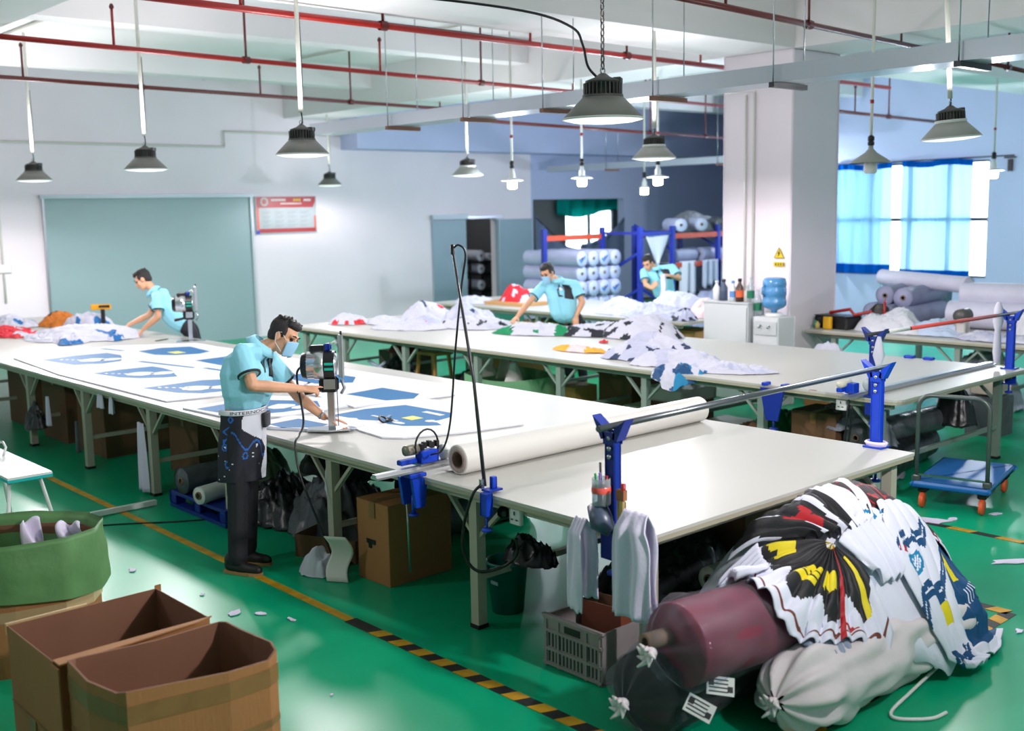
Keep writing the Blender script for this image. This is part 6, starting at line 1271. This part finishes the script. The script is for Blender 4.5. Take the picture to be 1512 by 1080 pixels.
for k, (x, y, h, r, c, cc, lab) in enumerate(((7.22, 5.16, .24, .045, (226, 228, 228), (226, 228, 228), 'white bottle, leftmost on the tall cabinet'), (7.24, 5.07, .26, .05, (70, 84, 108), (40, 44, 54), 'dark blue bottle, second from left on the cabinet'), (7.2, 4.9, .25, .04, (212, 222, 226), (110, 150, 210), 'clear bottle with blue label on the cabinet'), (7.2, 4.8, .28, .048, (70, 42, 30), (30, 28, 28), 'brown bottle with orange label on the cabinet'), (7.22, 4.7, .2, .045, (196, 196, 190), (196, 196, 190), 'pale jar right of the brown bottle'))):
    t = thing('bottle', lab, 'bottle', (x, y, 1.214), 0, 'bottles on the tall cabinet'); MB().lathe([(.001, 0), (r, 0), (r, h * .6), (r * .4, h * .8), (r * .4, h * .9), (.001, h * .9)], 14).build('body', M('bottle_body_%d' % k, c, .25), t); MB().lathe([(.001, h * .88), (r * .5, h * .88), (r * .5, h), (.001, h)], 12).build('cap', M('bottle_cap_%d' % k, cc, .4), t)
    if k in (2, 3): MB().lathe([(r * 1.02, h * .2), (r * 1.02, h * .5)], 14).build('paper_label', M('bottle_label_%d' % k, (214, 96, 50) if k == 3 else (90, 140, 200), .5), t)
for k, (x, y) in enumerate(((7.2, 4.64), (7.22, 4.55))):
    t = thing('soda_bottle', ['clear bottle with green label, left of the water bottle', 'second clear bottle with green label by the water bottle'][k], 'bottle', (x, y, 1.07 if k else 1.214)); h = .3; MB().lathe([(.001, 0), (.045, 0), (.045, h * .6), (.018, h * .85), (.018, h), (.001, h)], 14).build('body', MF('clear_bottle', (225, 232, 230), .2, .06), t); MB().lathe([(.0465, .05), (.0465, .14)], 14).build('green_label', M('green_label', (16, 112, 80), .4), t)
# ================================================================ far wall: curtain cloth, roll stack, racks, storeroom
t = thing('side_curtain', 'grey blue cloth sagging across the wall opening', 'curtain', (15.9, 15.985, 0))
def sg(u, v):
    x = 14.33 + 3.1 * u; top = 2.12 - .75 * (1 - (2 * u - 1) ** 2) ** 1.0 * (1 if u < .5 else .85) + (.1 if u < .1 else 0); z = .9 + (top - .9) * v
    return (x - 15.9, .06 * sin(u * 40) * (1 - v * .3) * .5 - .06, z)
o = MB().grid(sg, 60, 10).build('cloth', M('grey_blue_cloth', (104, 118, 148), .8), t); o.modifiers.new('s', 'SOLIDIFY').thickness = .01
MB().tube([(-1.57, -.06, 2.15), (-.8, -.05, 1.62), (0, -.05, 1.4), (.8, -.05, 1.5), (1.53, -.06, 2.05)], .012, 6).build('cord', m_black, t)
o = MB().grid(lambda u, v: (17.9 + 2.5 * u, 18.85 + .05 * sin(u * 30), 2.2 + .42 * v - .1 * sin(u * 5) * (1 - v)), 40, 5).build('teal_valance', MT('teal_valance', (20, 170, 165), .6, (20, 190, 180))); tag(o, 'teal valance over the window of the room beyond', 'curtain'); o.modifiers.new('s', 'SOLIDIFY').thickness = .008
area_light('side_room_lamp', (17.5, 17.4, 3.1), (0, 0, 0), 2, 1, 25, (.75, .95, .95))
GS2 = 'white fabric rolls stacked by the far wall'; m_stack = M('stack_roll_cloth', (186, 190, 222), .6, var=.1, vscale=6); m_tick = M('blue_tick', (30, 110, 200), .5)
proto = None; RY = {0: 'bottom', 1: 'second', 2: 'middle', 3: 'fourth', 4: 'top'}; CX = ('leftmost', 'second', 'third', 'rightmost')
for r in range(5):
    for c in range(4):
        loc = (11.3 + .31 * c + .04 * (r % 2), 11.45 + .05 * (r % 2), .27 + .285 * r); lab = 'white fabric roll, %s in the %s row of the stack' % (CX[c], RY[r])
        if proto is None:
            proto = plain_roll(lab, (0, 0, 0), (0, 1.5, 0), .147, m_stack, GS2); proto.location = loc
            cur_ = proto
        else: cur_ = dup(proto, loc, 0, lab, GS2)
        if (r, c) in ((4, 0), (4, 2), (2, 2), (2, 3)): MB().prism([(-.09, -.02), (-.03, -.08), (.09, .03), (.07, .06), (-.03, -.03), (-.07, .01)], .0, .004, (0, -.001, 0), Ry).build('blue_tick', m_tick, cur_)
t = thing('pallet', 'pallet under the stack of white fabric rolls', 'pallet', (11.8, 12.2, 0))
for y in (-.6, 0, .6): MB().box((0, y, .06), (1.3, .12, .1)).build('bearer', m_wood, t)
for k in range(7): MB().box((-.56 + .187 * k, 0, .115), (.12, 1.5, .02)).build('board', m_wood, t)
m_rack = M('rack_blue', (30, 46, 150), .4); m_beam = M('rack_orange_beam', (196, 74, 44), .45)
def rack(label, x0, x1, y0, dp, hz, n):
    t = thing('storage_rack', label, 'rack', (x0, y0, 0), 0, 'blue and orange storage racks'); xs = [(x1 - x0) * k / n for k in range(n + 1)]
    for x in xs:
        for y in (0, dp): MB().box((x, y, hz / 2), (.09, .08, hz)).build('upright', m_rack, t)
        for z in (.3, .9, 1.5): MB().bar((x, 0, z), (x, dp, z + .5), .04).build('diagonal_brace', m_rack, t)
        MB().bar((x, 0, hz - .12), (x, dp, hz - .12), .05).build('tie', m_rack, t)
    for z in (.5, 1.2, hz - .2):
        for a, b_ in zip(xs, xs[1:]):
            for y in (0, dp): MB().bar((a + .045, y, z), (b_ - .045, y, z), .05, .1).build('beam', m_beam, t)
            MB().box(((a + b_) / 2, dp / 2, z + .04), (b_ - a - .1, dp - .06, .02)).build('shelf', m_galv, t)
    return t
rack('storage rack with orange beams and rolls, left of the column', 13.39, 16.3, 11.0, 1.0, 1.98, 2)
t = thing('storage_rack', 'separate blue rack end frame left of the loaded rack', 'rack', (12.43, 11.0, 0), 0, 'blue and orange storage racks')
for y in (0, 1.0): MB().box((0, y, .99), (.09, .08, 1.98)).build('upright', m_rack, t)
for z in (.3, 1.0): MB().bar((0, 0, z + .5), (0, 1.0, z), .045).build('diagonal_brace', m_rack, t)
MB().bar((0, 0, 1.86), (0, 1.0, 1.86), .05).build('tie', m_rack, t); MB().bar((.045, 0, 1.84), (.915, 0, 1.84), .05, .07).build('front_beam', m_rack, t); MB().bar((-.04, 1.0, 1.8), (-1.6, 1.0, 1.8), .05, .1).build('beam', m_beam, t); MB().box((-1.6, 1.0, .99), (.09, .08, 1.98)).build('upright', m_rack, t)
GK = 'rolls lying on the storage rack'
for k, (x, z) in enumerate(((13.6, 1.99), (14.25, 1.99), (14.9, 1.99), (15.55, 1.99))): plain_roll('pale roll on the rack top shelf, ' + ('leftmost', 'second from left', 'third from left', 'fourth from left')[k], (x, 10.95, z), (x + .5, 11.7, z), .13, (m_stack, m_cg, m_gbag, m_cw)[k], GK)
for k in range(3): plain_roll('grey lilac roll on the rack middle shelf, ' + ('left', 'middle', 'right')[k], (13.6 + .9 * k, 11.2, 1.38), (14.4 + .9 * k, 11.3, 1.38), .14, m_rollg, GK)
lump('grey cover sheet thrown over the rack top', (14.8, 11.6, 1.84), .9, .5, .45, 0, (M('grey_cover', (120, 122, 130), .7),), None, None, 61)
def hungcloth(lab, x, y, ztop, w_, h, seed, m_):
    o = MB().grid(lambda u, v: ((u - .5) * w_ * (1 - .3 * v * sin(u * 3)), .05 * sin(u * 14 + seed) - .06, -h * (1 - v) * (.75 + .25 * nz(u * 5, 0, seed))), 24, 10).build('hanging_garment', m_, None, (x, y, ztop)); o.modifiers.new('s', 'SOLIDIFY').thickness = .012
    return tag(o, lab, 'cloth', 'cloth hung on the storage rack')
hungcloth('pale garment hung on rack right of the farthest man', 13.85, 11.0, 1.27, .5, .9, 1, m_cw); hungcloth('grey garment hung on rack near the column', 14.5, 11.0, 1.27, .45, .7, 3, m_cg); hungcloth('mottled pale garment hung on rack beside the column', 15.1, 11.0, 1.27, .5, .8, 5, M('mottled_cloth', (190, 194, 206), .8, var=.6, vscale=9))
o = MB().grid(lambda u, v: ((u - .5) * .75 * v, .02 * sin(u * 6), -.62 * (1 - v)), 12, 10).build('white_pennant', m_cw, None, (12.95, 11.0, 1.84)); o.modifiers.new('s', 'SOLIDIFY').thickness = .01; tag(o, 'white triangular cloth hanging between the blue uprights', 'cloth')
bag('dark bundle on the rack bottom shelf', (14.2, 11.5, .55), .5, .4, .5, m_pbag, 62); bag('grey lilac bag low by the rack, behind the cabinet bottles', (13.9, 10.4, 0), .5, .4, .8, m_rollg, 63)
t = thing('shelf_unit', 'dark shelf with white rolls seen through the doorway', 'shelf', (13.45, 17.1, 0))
for z in (.45, .85, 1.14): MB().box((0, 0, z), (.9, .6, .03)).build('shelf_board', m_black, t)
for x in (-.43, .43):
    for y in (-.28, .28): MB().box((x, y, .6), (.04, .04, 1.2)).build('upright', m_black, t)
for k, (z, r) in enumerate(((1.29, .13), (.98, .11), (.6, .12))): plain_roll('white roll on the storeroom shelf, %s' % ('top', 'middle', 'bottom')[k], (13.3, 16.75, z), (13.35, 17.4, z), r, m_cw, 'rolls on the storeroom shelf')
plain_roll('second white roll on the storeroom top shelf', (13.62, 16.75, 1.25), (13.66, 17.4, 1.25), .09, m_cw, 'rolls on the storeroom shelf')
l_ = bpy.data.lights.new('storeroom_lamp', 'POINT'); l_.energy = 25; l_.shadow_soft_size = .1; o_ = bpy.data.objects.new('storeroom_lamp', l_); COL.objects.link(o_); o_.location = (12.4, 17.4, 2.9)
for k, (x, y, w_, h, lab) in enumerate(((8.35, 9.2, .35, .5, 'brown carton low under the far table, left'), (8.3, 7.9, .35, .5, 'brown carton under the far table behind the masked man'), (8.3, 6.6, .4, .55, 'brown taped carton under the far table right end'))): carton(lab, x, y, .5, .9, h + .12, 0, closed=True, mats=(M('ochre_card%d' % k, (186, 138, 78), .6), m_cardi))
o = MB().box((8.2, 9.95, .875), (.6, 1.0, .05), bev=.005).build('tan_board', M('tan_board', (196, 150, 96), .6)); tag(o, 'tan board under the red and white cloth on the far table', 'board')
